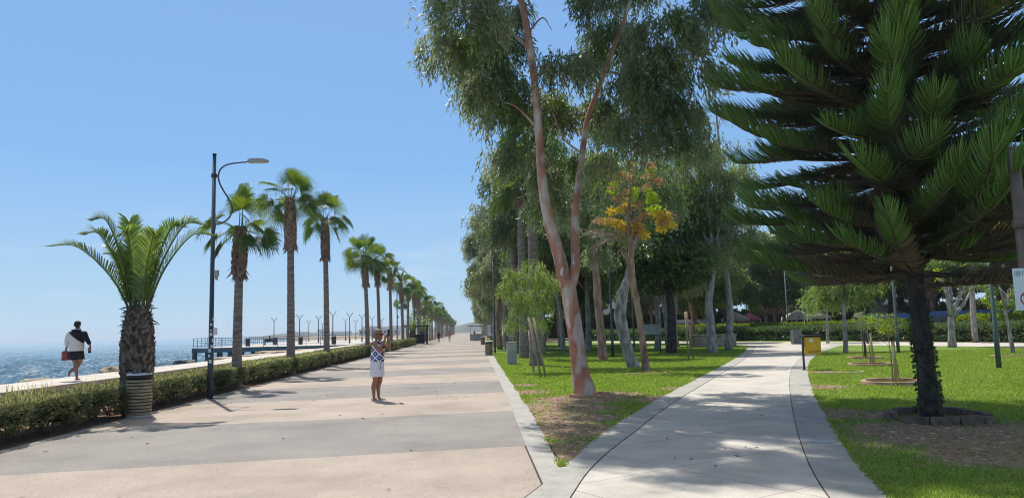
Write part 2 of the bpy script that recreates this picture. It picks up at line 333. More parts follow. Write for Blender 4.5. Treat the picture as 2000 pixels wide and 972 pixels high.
def hoodie_extra(nt, b):
    N, L = nt.nodes, nt.links
    tc = N.new('ShaderNodeTexCoord'); sp = N.new('ShaderNodeSeparateXYZ'); L.new(tc.outputs['Object'], sp.inputs[0])
    d = math_(N, L, 'ADD', sp.outputs[2], math_(N, L, 'MULTIPLY', sp.outputs[0], .78))
    k1 = math_(N, L, 'GREATER_THAN', d, 1.245)
    low = math_(N, L, 'MULTIPLY', math_(N, L, 'LESS_THAN', sp.outputs[2], .985), math_(N, L, 'LESS_THAN', sp.outputs[0], -.2))
    k = math_(N, L, 'MAXIMUM', k1, low)
    L.new(mixc(N, L, k, (.60,.59,.56), (.011,.013,.022)), b.inputs['Base Color'])
MT['hoodie'] = mat('two_tone_hoodie', rough=.9, extra=hoodie_extra)

# ------------------------------------------------------------------ mesh buffer
class MB:
    def __init__(s): s.v = []; s.f = []; s.m = []; s.n = 0; s.sm = []
    def add(s, v, f, mi=0, smooth=False):
        v = np.asarray(v, dtype=np.float32).reshape(-1, 3)
        s.v.append(v)
        if isinstance(f, np.ndarray): s.f.append((f.astype(np.int64) + s.n, mi, smooth))
        else:
            by = {}
            for q in f: by.setdefault(len(q), []).append(q)
            for k, q in by.items(): s.f.append((np.array(q, dtype=np.int64) + s.n, mi, smooth))
        s.n += len(v); return s
    def box(s, x0, x1, y0, y1, z0, z1, mi=0, bev=0.0):
        if bev <= 0:
            v = [(x, y, z) for x in (x0, x1) for y in (y0, y1) for z in (z0, z1)]
            f = [(0,1,3,2), (4,6,7,5), (0,4,5,1), (2,3,7,6), (0,2,6,4), (1,5,7,3)]
            return s.add(v, f, mi)
        b = bev; rings = []
        for z, i in ((z0, b), (z0+b, 0), (z1-b, 0), (z1, b)):
            c = b if i == 0 else b*1.6
            X0, X1, Y0, Y1 = x0+i, x1-i, y0+i, y1-i
            rings.append([(X0+b,Y0,z),(X1-b,Y0,z),(X1,Y0+b,z),(X1,Y1-b,z),(X1-b,Y1,z),(X0+b,Y1,z),(X0,Y1-b,z),(X0,Y0+b,z)])
        v = [p for r in rings for p in r]; f = []
        for k in range(3):
            for j in range(8): f.append((k*8+j, k*8+(j+1)%8, (k+1)*8+(j+1)%8, (k+1)*8+j))
        f.append(tuple(reversed(range(8)))); f.append(tuple(range(24, 32)))
        return s.add(v, f, mi)
    def tube(s, pts, rad, sides=8, mi=0, caps=True, smooth=True, jit=0.0, rng=None):
        p = np.asarray([tuple(q) for q in pts], dtype=float); n = len(p)
        r = np.asarray(rad, dtype=float) if np.ndim(rad) else np.full(n, float(rad))
        t = np.gradient(p, axis=0); t /= np.linalg.norm(t, axis=1)[:, None] + 1e-9
        ref = np.array((0, 0, 1.0)) if abs(t[0][2]) < .8 else np.array((1.0, 0, 0))
        u = np.cross(t[0], ref); u /= np.linalg.norm(u)
        a = np.arange(sides)*2*np.pi/sides; V = []
        for i in range(n):
            u = u - t[i]*np.dot(u, t[i]); u /= np.linalg.norm(u) + 1e-9
            w = np.cross(t[i], u)
            rr = r[i]*(1 + (rng.uniform(-jit, jit, sides) if jit else 0))
            V.append(p[i] + (np.cos(a)*rr)[:, None]*u + (np.sin(a)*rr)[:, None]*w)
        V = np.concatenate(V); i = np.arange(n-1)[:, None]*sides; j = np.arange(sides)[None, :]; k = (j+1) % sides
        q = np.stack([i+j, i+k, i+sides+k, i+sides+j], -1).reshape(-1, 4)
        off = s.n; s.add(V, q, mi, smooth)
        if caps:
            s.f.append((np.array([list(range(sides))[::-1]]) + off, mi, False))
            s.f.append((np.array([list(range((n-1)*sides, n*sides))]) + off, mi, False))
        return s
    def lathe(s, prof, c=(0,0,0), sides=20, mi=0, smooth=True, caps=True):
        return s.tube([(c[0], c[1], c[2]+z) for r, z in prof] if False else [(c[0], c[1], c[2]+z) for r, z in prof], [r for r, z in prof], sides, mi, caps, smooth)
    def mesh(s, name, mats):
        me = bpy.data.meshes.new(name)
        if not s.v: return me
        V = np.concatenate(s.v); me.vertices.add(len(V)); me.vertices.foreach_set('co', V.ravel())
        loops = np.concatenate([f.ravel() for f, _, _ in s.f]); tot = np.concatenate([np.full(len(f), f.shape[1]) for f, _, _ in s.f])
        mi = np.concatenate([np.full(len(f), m) for f, m, _ in s.f]); sm = np.concatenate([np.full(len(f), b) for f, _, b in s.f])
        me.loops.add(len(loops)); me.loops.foreach_set('vertex_index', loops.astype(np.int32))
        me.polygons.add(len(tot)); st = np.concatenate([[0], np.cumsum(tot)[:-1]])
        me.polygons.foreach_set('loop_start', st.astype(np.int32)); me.polygons.foreach_set('loop_total', tot.astype(np.int32))
        me.polygons.foreach_set('material_index', mi.astype(np.int32)); me.polygons.foreach_set('use_smooth', sm.astype(bool))
        for m in (mats if isinstance(mats, (list, tuple)) else [mats]): me.materials.append(MT[m])
        me.update(calc_edges=True); me.validate(); return me
    def build(s, name, mats, parent=None):
        return link(name, s.mesh(name, mats), parent)
def link(name, me, parent=None):
    o = bpy.data.objects.new(name, me); COL.objects.link(o)
    if parent is not None: o.parent = parent
    return o
def tag(o, label=None, cat=None, group=None, kind=None):
    if label: o['label'] = label
    if cat: o['category'] = cat
    if group: o['group'] = group
    if kind: o['kind'] = kind
    return o
def thing(name, loc, label, cat, rz=0, group=None, scale=None):
    o = bpy.data.objects.new(name, None); COL.objects.link(o); o.location = loc; o.rotation_euler = (0, 0, rz)
    o.empty_display_size = .2
    if scale: o.scale = (scale,)*3 if isinstance(scale, (int, float)) else scale
    return tag(o, label, cat, group)
def struct(name, mb, mats): return tag(mb.build(name, mats), kind='structure')
def dup(root, loc, label, rz=0, scale=None, group=None, tilt=(0, 0)):
    r = root.copy(); COL.objects.link(r); r.location = loc; r.rotation_euler = (tilt[0], tilt[1], rz); r['label'] = label
    if scale: r.scale = (scale,)*3 if isinstance(scale, (int, float)) else scale
    if group: r['group'] = group
    for ch in list(root.children):
        c = ch.copy(); COL.objects.link(c); c.parent = r
        for g in list(ch.children):
            d = g.copy(); COL.objects.link(d); d.parent = c
    return r
def spline(pts, n=6):
    p = [np.asarray(tuple(q), float) for q in pts]; p = [2*p[0]-p[1]] + p + [2*p[-1]-p[-2]]; o = []
    for i in range(1, len(p)-2):
        for k in range(n):
            t = k/n; a, b, c, d = p[i-1:i+3]
            o.append(.5*((2*b)+(-a+c)*t+(2*a-5*b+4*c-d)*t*t+(-a+3*b-3*c+d)*t**3))
    o.append(p[-2]); return np.array(o)
def lerp_r(rad, n):
    return np.interp(np.linspace(0, 1, n), np.linspace(0, 1, len(rad)), rad)
def limb(mb, pts, rad, n=5, sides=10, mi=0, jit=.05, rng=None):
    q = spline(pts, n); mb.tube(q, lerp_r(rad, len(q)), sides, mi, True, True, jit, rng or np.random.default_rng(1))
def unit(a): return a/(np.linalg.norm(a, axis=-1, keepdims=True)+1e-9)
def leaves(mb, c, d, Ln, Wd, rng, mi=0, fat=.45):
    """leaf shaped quads: base c, direction d, length, width"""
    n = len(c); s = unit(np.cross(d, rng.normal(size=(n, 3))))
    nrm = np.cross(d, s)
    Ln = np.broadcast_to(Ln, (n,))[:, None]; Wd = np.broadcast_to(Wd, (n,))[:, None]
    cup = nrm*Wd*.12
    v = np.stack([c, c+d*Ln*fat+s*Wd/2+cup, c+d*Ln, c+d*Ln*fat-s*Wd/2+cup], 1)
    mb.add(v.reshape(-1, 3), np.arange(n*4).reshape(-1, 4), mi)
def in_ellipsoid(rng, n, c, r, shell=.35):
    d = unit(rng.normal(size=(n, 3))); k = rng.uniform(shell**3, 1, n)**(1/3)
    return np.asarray(c) + d*k[:, None]*np.asarray(r)
def droop_crown(mb, blobs, rng, clumps=20, strands=12, per=10, L=.16, W=.032, hang=.8, spread=.3, mis=(0,), density=None):
    """hanging eucalyptus foliage: strands that fall from clumps of a crown's blobs"""
    twigs = []
    for bi, (c, r) in enumerate(blobs):
        vol = (r[0]*r[1]*r[2])**(2/3)
        nc = max(4, int(clumps*vol)); cc = in_ellipsoid(rng, nc, c, r)
        for k in cc: twigs.append((np.asarray(c), k))
        ns = strands
        st = np.repeat(cc, ns, 0) + rng.normal(size=(nc*ns, 3))*spread*np.array((1, 1, .6))
        ln = rng.uniform(.35, 1.0, nc*ns)*hang
        out = unit((st-np.asarray(c))*np.array((1, 1, 0)) + 1e-6)
        t = np.tile(np.linspace(0, 1, per), nc*ns); S = np.repeat(st, per, 0); LN = np.repeat(ln, per); O = np.repeat(out, per, 0)
        pos = S + O*(np.sin(t*1.4)*.25*LN)[:, None] + np.stack([np.zeros_like(t), np.zeros_like(t), -t**1.3*LN], 1) + rng.normal(size=S.shape)*.03
        d = unit(O*.35 + np.array((0, 0, -1.0)) + rng.normal(size=S.shape)*.5)
        grp = np.repeat(rng.integers(0, len(mis), nc), ns*per)
        for k in set(grp.tolist()):
            m = grp == k
            leaves(mb, pos[m], d[m], L*rng.uniform(.7, 1.2, m.sum()), W*rng.uniform(.8, 1.2, m.sum()), rng, mis[k])
    return twigs
def leafy_crown(mb, blobs, rng, clumps=30, per=60, L=.12, W=.07, cr=.32, mis=(0,), shell=.55):
    twigs = []
    for c, r in blobs:
        vol = (r[0]*r[1]*r[2])**(2/3); nc = max(4, int(clumps*vol)); cc = in_ellipsoid(rng, nc, c, r, shell)
        for k in cc: twigs.append((np.asarray(c), k))
        pos = np.repeat(cc, per, 0) + unit(rng.normal(size=(nc*per, 3)))*(rng.uniform(.2, 1, nc*per)**.6)[:, None]*cr*np.array((1, 1, .7))
        d = unit(pos-np.asarray(c) + rng.normal(size=pos.shape)*np.mean(r)*.8 + np.array((0, 0, .1)))
        grp = np.repeat(rng.integers(0, len(mis), nc), per)
        for k in set(grp.tolist()):
            m = grp == k
            leaves(mb, pos[m], d[m], L*rng.uniform(.7, 1.25, m.sum()), W*rng.uniform(.8, 1.2, m.sum()), rng, mis[k], .5)
    return twigs
def twiggery(mb, tw, rng, frac=.4, r=.02, mi=0):
    for c, k in tw:
        if rng.random() > frac: continue
        mid = (c+k)/2 + rng.normal(size=3)*.12 + np.array((0, 0, .1))
        mb.tube([c, mid, k], [r, r*.6, r*.25], 4, mi, False)
def flat(pts, z): return [(p[0], p[1], z) for p in pts]
def sheet(mb, pts, z, mi=0):
    mb.add([(p[0], p[1], z) for p in pts], [tuple(range(len(pts)))], mi)
def strip(mb, A, B, z, mi=0, thick=0.0):
    n = len(A); v = flat(A, z) + flat(B, z)
    f = [(i, n+i, n+i+1, i+1) for i in range(n-1)]
    mb.add(v, f, mi)
    if thick:
        for E in (A, B):
            v = flat(E, z) + flat(E, z-thick)
            mb.add(v, [(i, i+1, n+i+1, n+i) for i in range(n-1)], mi)
def offset(pts, d):
    p = np.asarray([(q[0], q[1]) for q in pts], float); t = np.gradient(p, axis=0); t /= np.linalg.norm(t, axis=1)[:, None]
    return p + np.stack([t[:, 1], -t[:, 0]], 1)*d     # to the right of travel for d > 0

# ------------------------------------------------------------------ ground, sea, paving
coast = [(-13.3, -60), (-13.3, 72), (-13.5, 180), (-40, 200), (-60, 260), (-140, 600), (-260, 900), (-420, 1500)]
m = MB(); inl = [(3000, -60)]*1
top = coast + [(-420, 3000), (3000, 3000), (3000, -60)]
sheet(m, top[::-1], -.02)
n = len(coast); m.add(flat(coast, -.02) + flat(coast, -3), [(i, i+1, n+i+1, n+i) for i in range(n-1)], 1)
struct('ground', m, ['ground', 'quay'])
m = MB(); rs = np.random.default_rng(17)
X_ = -np.r_[np.arange(12, 80, .27), np.arange(80, 190, .7), np.geomspace(190, 4200, 50)]; Y_ = np.r_[-300, -100, -40, np.arange(0, 150, .33), np.arange(150, 330, .9), np.geomspace(330, 4200, 50)]
GX, GY = np.meshgrid(X_, Y_, indexing='ij'); GZ = np.full(GX.shape, -1.6)
fade = np.clip(1-(np.hypot(GX, GY)-60)/260, 0, 1)
for k in range(46):
    lam = rs.uniform(.9, 2.4) if k < 30 else rs.uniform(2.5, 9); th = rs.normal()*.75-2.0; am = .040*lam if k < 30 else .014*lam
    ph = 2*np.pi/lam*(GX*math.cos(th)+GY*math.sin(th))+rs.uniform(0, 6.28); GZ += am*(1-2*np.abs(np.sin(ph/2)))*fade*(.6+.4*np.sin(GX*.05+k)*np.sin(GY*.04+2*k))
nx, ny = GX.shape; i_ = np.arange(nx-1)[:, None]*ny; j_ = np.arange(ny-1)[None, :]
keep = (GX[:-1, :-1] > -400-.0*GX[:-1, :-1]) | True
q_ = np.stack([i_+j_, i_+j_+1, i_+ny+j_+1, i_+ny+j_], -1).reshape(-1, 4)
m.add(np.stack([GX, GY, GZ], -1).reshape(-1, 3), q_, 0, True)
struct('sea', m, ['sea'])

PL, PR = -6.62, .74
m = MB(); sheet(m, [(PL, -8), (.45, -8), (.45, 6.9), (.72, 7.6), (PR, 10.1), (.82, 14.5), (1.0, 30), (1.15, 48), (2.2, 130), (6, 500), (PL-2, 500), (PL-.3, 130)], .004)
struct('promenade', m, ['prom'])
# left edging strip and planting bed behind it
EL = [(PL, y) for y in (-8, 0, 10, 20, 30, 60, 100)]
m = MB(); strip(m, EL, [(x-.16, y) for x, y in EL], .014, thick=.05)
struct('kerb', m, ['kerb'])
m = MB(); sheet(m, [(PL-.16, -8), (PL-.16, 220), (-10.9, 220), (-10.9, -8)], .003); struct('planting_bed', m, ['soil'])

def fitline(pts, deg, y0, y1, n):
    a = np.array(pts, float); c = np.polyfit(np.log(a[:, 1]), a[:, 0], deg); y = np.geomspace(y0, y1, n); return np.stack([np.polyval(c, np.log(y)), y], 1)
PLo = fitline([(.99, 8.43), (1.89, 10.61), (3.16, 13.84), (5.41, 18.96), (9.35, 27.8), (14.15, 37.94), (18.2, 47), (20.4, 54)], 3, 8.43, 53, 26)
PLo = np.vstack([PLo, [(20.6, 56), (20.4, 60)]])
PRo = fitline([(2.9, 3.4), (3.25, 5.2), (3.68, 6.51), (3.68, 6.51), (4.2, 7.94), (4.2, 7.94), (4.9, 9.75), (6.23, 13.1), (8.64, 18.55), (12.16, 26.13), (16.4, 34.3), (21, 42.5), (25, 48.5)], 5, 3.2, 48.5, 34)
KR = [(PR, 7.6), (PR, 10.1), (.82, 14.5), (1.0, 30), (1.15, 48), (2.2, 130)]
KRo = [(1.02, 8.43), (1.06, 10.4), (1.16, 14.5), (1.36, 30), (1.55, 48), (2.7, 130)]
# kerbs right of the promenade and along both sides of the path
m = MB(); strip(m, KR[1:], KRo[1:], .014, thick=.04)
m.add(flat([(.45, 6.0), (.45, 6.9), (.72, 7.6), KR[1], KRo[1], (.99, 8.43), (1.22, 9.0), (1.28, 8.3), (.91, 6.99), (.72, 6.2)], .0141), [tuple(range(10))[::-1]])
PLi = offset(PLo, .44); _t = len(PLi); _k = PLi[:, 1] > 10.6; _s = spline([(.72, 6.3, 0), (.91, 6.99, 0), (1.28, 8.22, 0), (1.80, 9.6, 0), tuple(PLi[_k][0])+(0,)], 4)[:-1, :2]; PLi = np.vstack([_s, PLi[_k]]) if len(_s) >= (~_k).sum() else 1/0; PLo = np.vstack([[PLo[0][:2]]*(len(PLi)-_t), PLo[:, :2]]); J = offset(PLi, .009); PRi = offset(PRo, -.50)
strip(m, PLo, PLi, .0145, thick=.03); strip(m, PRi, PRo, .0145, thick=.03)
struct('kerb', m, ['kerb'])
m = MB(); strip(m, PLi, J, .0155); J2 = offset(PRo, -.510); strip(m, J2, PRi, .0155)
strip(m, [(.43, 6.0), (.43, 6.9), (.70, 7.6), (KR[1][0]-.02, KR[1][1])], [(.45, 6.0), (.45, 6.9), (.72, 7.6), KR[1]], .0105)
struct('paving_joint', m, ['joint'])
m = MB(); poly = [(.45, -8), (.45, 6.0), (.74, 6.2)] + [tuple(p[:2]) for p in J] + [(20.7, 61.5), (30, 46), (25, 48.0)] + [tuple(p[:2]) for p in J2[::-1]] + [(2.9, -8)]
sheet(m, poly[::-1], .0085); struct('path', m, ['path'])
# cross path in front of the hedges
CN = [P(1000, 664), P(1250, 662)] ; CN = [(-0, 0)]
cnear = [(9, 92), (15, 76), (20.3, 61), (24.0, 51.0), (26.5, 45), (28.8, 38), (31, 28), (33, 15)]
cfar = [(12.5, 95), (18.5, 79), (24.5, 66), (29.5, 55), (32, 48), (34.2, 40), (36, 29), (37.5, 15)]
m = MB(); strip(m, cnear, cfar, .012); struct('path', m, ['path'])
# lawns
_n0 = len(PLi)-_t
m = MB(); LP = [tuple(KRo[i]) for i in (5, 4, 3, 2, 1)] + [tuple(p[:2]) for p in PLo[_n0:]] + [(15, 76), (9, 92), (9, 130)]
sheet(m, LP, .004); struct('lawn', m, ['lawn'])
m = MB(); RP = [tuple(p[:2]) for p in PRo if p[1] > 4] + [(24.0, 51.0), (26.5, 45), (28.8, 38), (31, 28), (33, 15), (33, -4), (6, -4)]
sheet(m, RP[::-1], .004); struct('lawn', m, ['lawn'])
m = MB(); sheet(m, [(9.4, 93), (20.5, 61.5), (23.5, 66)][::-1], .004); sheet(m, [(24.6, 66.5), (30, 56), (34.2, 64), (28, 78), (17, 95), (12.6, 96)], .004); struct('lawn', m, ['lawn'])
m = MB(); sheet(m, [(-1+60, 20), (200, 20), (200, 135), (10, 135), (30, 90), (40, 70), (46, 50)], .002); struct('road', m, ['asphalt'])

# quay walkway (raised) with its low wall face, drop edge and rocks
m = MB(); m.box(-13.0, -10.9, -20, 86, -2.6, .40, 0)
struct('quay_walkway', m, ['quay'])
def rock(name, loc, size, seed, matn, label, cat='rock', group=None):
    rng = np.random.default_rng(seed); m = MB()
    d = []; 
    import mathutils
    nu, nv = 18, 10; V = []
    for j in range(nv+1):
        for i in range(nu):
            th = i*2*math.pi/nu; ph = math.pi*j/nv
            q = Vector((math.sin(ph)*math.cos(th), math.sin(ph)*math.sin(th), math.cos(ph)))
            k = 1 + .35*mathutils.noise.noise(q*1.7+Vector((seed, 0, 0))) + .15*mathutils.noise.noise(q*5+Vector((0, seed, 0)))
            q = q*k; q.z = min(q.z, .72); V.append((q.x*size[0], q.y*size[1], q.z*size[2]))
    f = [(j*nu+i, j*nu+(i+1) % nu, (j+1)*nu+(i+1) % nu, (j+1)*nu+i) for j in range(nv) for i in range(nu)]
    m.add(V, [tuple(reversed(q)) for q in f], 0, False); o = m.build(name, matn); o.location = loc; o.rotation_euler = (0, 0, seed)
    return tag(o, label, cat, group)
q = P(363, 708, .1); rock('shore_rock', (q.x, q.y, .0), (.75, .5, .38), 3, 'darkrock', 'dark wet rock on the quay edge just left of the tall street lamp')
q = P(70, 746, .2); rock('shore_rock', (q.x, q.y, .1), (.9, .5, .3), 5, 'sand', 'low pale slab of rock on the quay edge left of the walking man')
q = P(222, 722, .2); rock('shore_rock', (q.x, q.y, .05), (.7, .5, .42), 8, 'sand', 'sandy rock on the quay edge between the walking man and the date palm')
for i, (px, py, s) in enumerate([(452, 697, 1.1), (480, 697, .9), (505, 693, 1.3), (540, 688, 1.6), (575, 686, 1.2), (600, 684, 1.5), (632, 681, 1.4)]):
    q = P(px, py, -.1); rock('shore_rock', (min(q.x, -13.6), q.y, -.4), (s*1.3, s*1.5, s*.42), 11+i, 'sand',
        'sandy boulder in the low heap of rocks below the pier railing', group='sandy boulders heaped below the pier')
m = MB(); m.add([(-13.0, 38, .1), (-13.3, 86, .2), (-22, 86, -1.75), (-19, 60, -1.75), (-15.5, 44, -1.75)], [(0, 4, 3, 1), (3, 2, 1)])
struct('beach', m, ['sand'])

# ------------------------------------------------------------------ hedges
def hedge(name, pts, w, h, seed, label, lm=('hedge', 'hedgetop', 'hedgedry'), leaf=.035, dens=900, bottom=.12, stems=True, lumpy=.09, lit_top=True, z0=0.0):
    rng = np.random.default_rng(seed)
    p = np.asarray([(q[0], q[1]) for q in pts], float)
    seg = np.r_[0, np.cumsum(np.linalg.norm(np.diff(p, axis=0), axis=1))]; Lt = seg[-1]
    def at(s): return np.stack([np.interp(s, seg, p[:, 0]), np.interp(s, seg, p[:, 1])], -1)
    def frame(s):
        a = at(np.clip(s-.1, 0, Lt)); b = at(np.clip(s+.1, 0, Lt)); t = unit(b-a); return at(s), np.stack([t[:, 1], -t[:, 0]], -1)
    root = thing(name, (p[0, 0], p[0, 1], z0), label, 'hedge'); org = np.array((p[0, 0], p[0, 1], 0))
    fol = MB()
    ph = rng.uniform(0, 6, 6)
    def lump(s, a): return 1 + lumpy*(np.sin(s*3.9+ph[0]+a)+np.sin(s*7.3+ph[1]-a*2)*.7+np.sin(s*1.7+ph[2])*.8)
    # inner mass: added dark hull that stops light passing between the leaves
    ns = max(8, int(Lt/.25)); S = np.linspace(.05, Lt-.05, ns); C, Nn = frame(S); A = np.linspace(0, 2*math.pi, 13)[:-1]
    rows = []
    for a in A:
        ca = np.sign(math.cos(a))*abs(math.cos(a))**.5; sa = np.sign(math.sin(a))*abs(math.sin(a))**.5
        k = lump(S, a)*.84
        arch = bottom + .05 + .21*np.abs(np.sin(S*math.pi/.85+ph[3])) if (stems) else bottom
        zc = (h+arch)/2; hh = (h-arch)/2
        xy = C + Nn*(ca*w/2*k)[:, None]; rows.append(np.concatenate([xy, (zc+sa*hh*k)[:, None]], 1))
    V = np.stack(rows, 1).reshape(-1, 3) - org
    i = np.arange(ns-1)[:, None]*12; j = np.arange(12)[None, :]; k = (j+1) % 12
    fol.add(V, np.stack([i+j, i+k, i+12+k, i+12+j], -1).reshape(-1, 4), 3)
    # leaves on the shell
    N_ = int(Lt*dens); s = rng.uniform(0, Lt, N_); a = rng.uniform(0, 2*math.pi, N_)
    C, Nn = frame(s); ca = np.sign(np.cos(a))*np.abs(np.cos(a))**.45; sa = np.sign(np.sin(a))*np.abs(np.sin(a))**.45
    k = lump(s, a)*rng.uniform(.86, 1.03, N_)
    arch = bottom + .03 + .21*np.abs(np.sin(s*math.pi/.85+ph[3])) if stems else np.full(N_, bottom)
    zc = (h+arch)/2; hh = (h-arch)/2
    pos = np.concatenate([C + Nn*(ca*w/2*k)[:, None], (zc+sa*hh*k)[:, None]], 1) - org
    nr = unit(np.concatenate([Nn*ca[:, None], sa[:, None]], 1)); d = unit(nr*.8 + rng.normal(size=nr.shape)*.7 + np.array((0, 0, .45)))
    mi = np.zeros(N_, int)
    if lit_top: mi[(sa > .86) & (rng.random(N_) < .75)] = 1  # top leaves get the paler tone, as if lit by the sun
    mi[rng.random(N_) < .07] = 2
    for q in range(3):
        mm = mi == q
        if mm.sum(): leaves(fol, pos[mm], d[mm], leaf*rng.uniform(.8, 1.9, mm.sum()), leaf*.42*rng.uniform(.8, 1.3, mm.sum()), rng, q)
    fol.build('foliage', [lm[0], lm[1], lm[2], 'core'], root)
    if stems:
        for s0 in np.arange(.4, Lt, .85):
            st = MB()
            c, nn = frame(np.array([s0])); c = c[0]-org[:2]
            for q in range(7):
                a = rng.uniform(0, 6.28); r1 = rng.uniform(.12, .38)
                st.tube([(c[0]+.04*math.cos(a), c[1]+.04*math.sin(a), -.02), (c[0]+r1*.5*math.cos(a), c[1]+r1*.5*math.sin(a), .16), (c[0]+r1*math.cos(a), c[1]+r1*math.sin(a), .42)], [.022, .015, .008], 5)
            st.tube([(c[0], c[1], -.05), (c[0], c[1], .05)], [.05, .035], 6)
            st.build('stem', 'pinkbark', root)
    return root
HX = -7.42
hedge('hedge', [(HX, 5.5), (HX, 16.2)], 1.36, .62, 1, 'clipped hedge in the left corner running up to the squat date palm', leaf=.045, dens=4200)
hedge('hedge', [(HX, 16.4), (HX, 24.5)], 1.36, .62, 2, 'clipped hedge with the tall lamp in it, between date palm and first fan palm', leaf=.05, dens=3000)
hedge('hedge', [(HX, 24.7), (HX, 39)], 1.36, .66, 3, 'clipped hedge around the feet of the second and third fan palms', leaf=.06, dens=1900)
hedge('hedge', [(HX, 39.3), (HX, 62)], 1.36, .68, 4, 'clipped hedge directly behind the photographing woman', leaf=.08, dens=1000)
hedge('hedge', [(HX, 64), (HX, 76)], 1.36, .75, 5, 'short far hedge with a rounded end just right of the woman', leaf=.1, dens=700, stems=False)
hedge('hedge', [(HX, 78), (HX, 100)], 1.36, .75, 6, 'farthest left hedge reaching the dark pergola', leaf=.12, dens=500, stems=False)
# laurel hedges across the park
hp = [(14.5, 100), (20.5, 84), (26.5, 71), (31.2, 61.5), (34.0, 53.5), (36.3, 44), (38, 33)]
hedge('hedge', hp, 1.8, 1.15, 21, 'long dark glossy hedge behind the cross path on the right', lm=('hedge2', 'hedge2', 'hedge2'), leaf=.20, dens=650, bottom=0, stems=False, lumpy=.06, lit_top=False)
hedge('hedge', [(43, 62), (44, 50), (45, 36)], 1.6, 1.8, 22, 'bright green taller hedge behind the dark hedge at the far right', lm=('lime', 'lime', 'midgreen'), leaf=.20, dens=700, bottom=0, stems=False, lumpy=.04)
hedge('hedge', [(24, 84), (31, 70), (37, 60)], 1.4, 1.5, 23, 'feathery lighter hedge rising behind the dark glossy hedge', lm=('midgreen', 'lime', 'midgreen'), leaf=.20, dens=600, bottom=0, stems=False, lumpy=.05)

# ------------------------------------------------------------------ fan palms
def fan_blade(mb, o, dirv, R_, rng, mi, droop=.42, n=34):
    dirv = unit(np.asarray(dirv, float)); side = unit(np.cross(dirv, (0, 0, 1.0))); nrm = np.cross(side, dirv)
    tilt = rng.uniform(-1.1, 1.1); side = unit(side*math.cos(tilt)+nrm*math.sin(tilt)); nrm = np.cross(side, dirv)
    A = np.linspace(-2.35, 2.35, n+1); V = []; Fc = []; base = np.asarray(o)
    cup = .18
    for i in range(n):
        am = (A[i]+A[i+1])/2; rr = R_*(1-.18*(abs(am)/2.35)**2)*rng.uniform(.9, 1.06)
        def pt(a, r, up=0): return base + dirv*(math.cos(a)*r) + side*(math.sin(a)*r) + nrm*(up + cup*abs(math.sin(a))*r)
        tw = rng.uniform(.42, .52)
        m1 = pt(A[i], rr*tw, .012); m2 = pt(A[i+1], rr*tw, -.012); t1 = pt(am, rr*.86); t1[2] -= droop*R_*.22
        tip = pt(am+rng.normal()*.03, rr); tip[2] -= droop*R_*rng.uniform(.5, 1.15)
        k = len(V); w = (A[i+1]-A[i])*rr*.15; sd = unit(m2-m1)*w
        V += [base, m1, m2, t1-sd, t1+sd, tip]; Fc += [(k, k+1, k+2), (k+1, k+3, k+4, k+2), (k+3, k+5, k+4)]
    mb.add(V, Fc, mi)
def fan_frond(mb, az, el, pl, R_, rng, mi=0, base=(0, 0, 0)):
    d = np.array((math.cos(az)*math.cos(el), math.sin(az)*math.cos(el), math.sin(el)))
    b = np.asarray(base, float) + np.array((math.cos(az), math.sin(az), 0))*.08
    end = b + d*pl + np.array((0, 0, -.16*pl*math.cos(el))); mid = b + d*pl*.5
    mb.tube([b, mid, end], [.022, .014, .010], 5, 3, False)
    dd = unit(d + np.array((0, 0, -.75*math.cos(el)-.1)))
    fan_blade(mb, end, dd, R_, rng, mi)
def boots(mb, z0, z1, r0, r1, rng, mi=0, size=.17, rows=None, bulge=.0, flare=.5):
    rows = rows or int((z1-z0)/.075)
    for i in range(rows):
        t = i/(rows-1); z = z0+(z1-z0)*t; r = (r0+(r1-r0)*t)*(1+bulge*math.sin(math.pi*t)); n = max(6, int(2*math.pi*r/(size*.62)))
        for k in range(n):
            a = 2*math.pi*(k+.5*(i % 2))/n + rng.normal()*.06; ca, sa = math.cos(a), math.sin(a); w = size*.36; out = size*flare*rng.uniform(.5, 1.3)
            c = np.array((ca*r*.86, sa*r*.86, z)); T = np.array((-sa, ca, 0)); O = np.array((ca, sa, 0)); U = np.array((0, 0, 1.0)); h = size*rng.uniform(.8, 1.25)
            v = [c-T*w, c+T*w, c+T*w*.42+U*h+O*out, c-T*w*.42+U*h+O*out, c-T*w*.3+U*h*1.02+O*(out-.035), c+T*w*.3+U*h*1.02+O*(out-.035), c+O*.05*0+T*w*.2-U*.03, c-T*w*.2-U*.03]
            mb.add(v, [(0, 1, 2, 3), (3, 2, 5, 4), (0, 3, 4, 7), (1, 6, 5, 2)], mi)
def palm_trunk(H, r0, r1, lean, rng, sides=14):
    mb = MB(); n = 26; pts = []; rad = []
    for i in range(n*2):
        t = i/(n*2-1); pts.append((lean[0]*t*t, lean[1]*t*t, -.05+t*(H+.05)))
        rr = r0+(r1-r0)*min(1, t*1.2); rr *= (1+.35*math.exp(-t*14)); rad.append(rr*(1+(.035 if i % 2 else -.02)))
    mb.tube(pts, rad, sides, 0, True, True, .02, rng); return mb
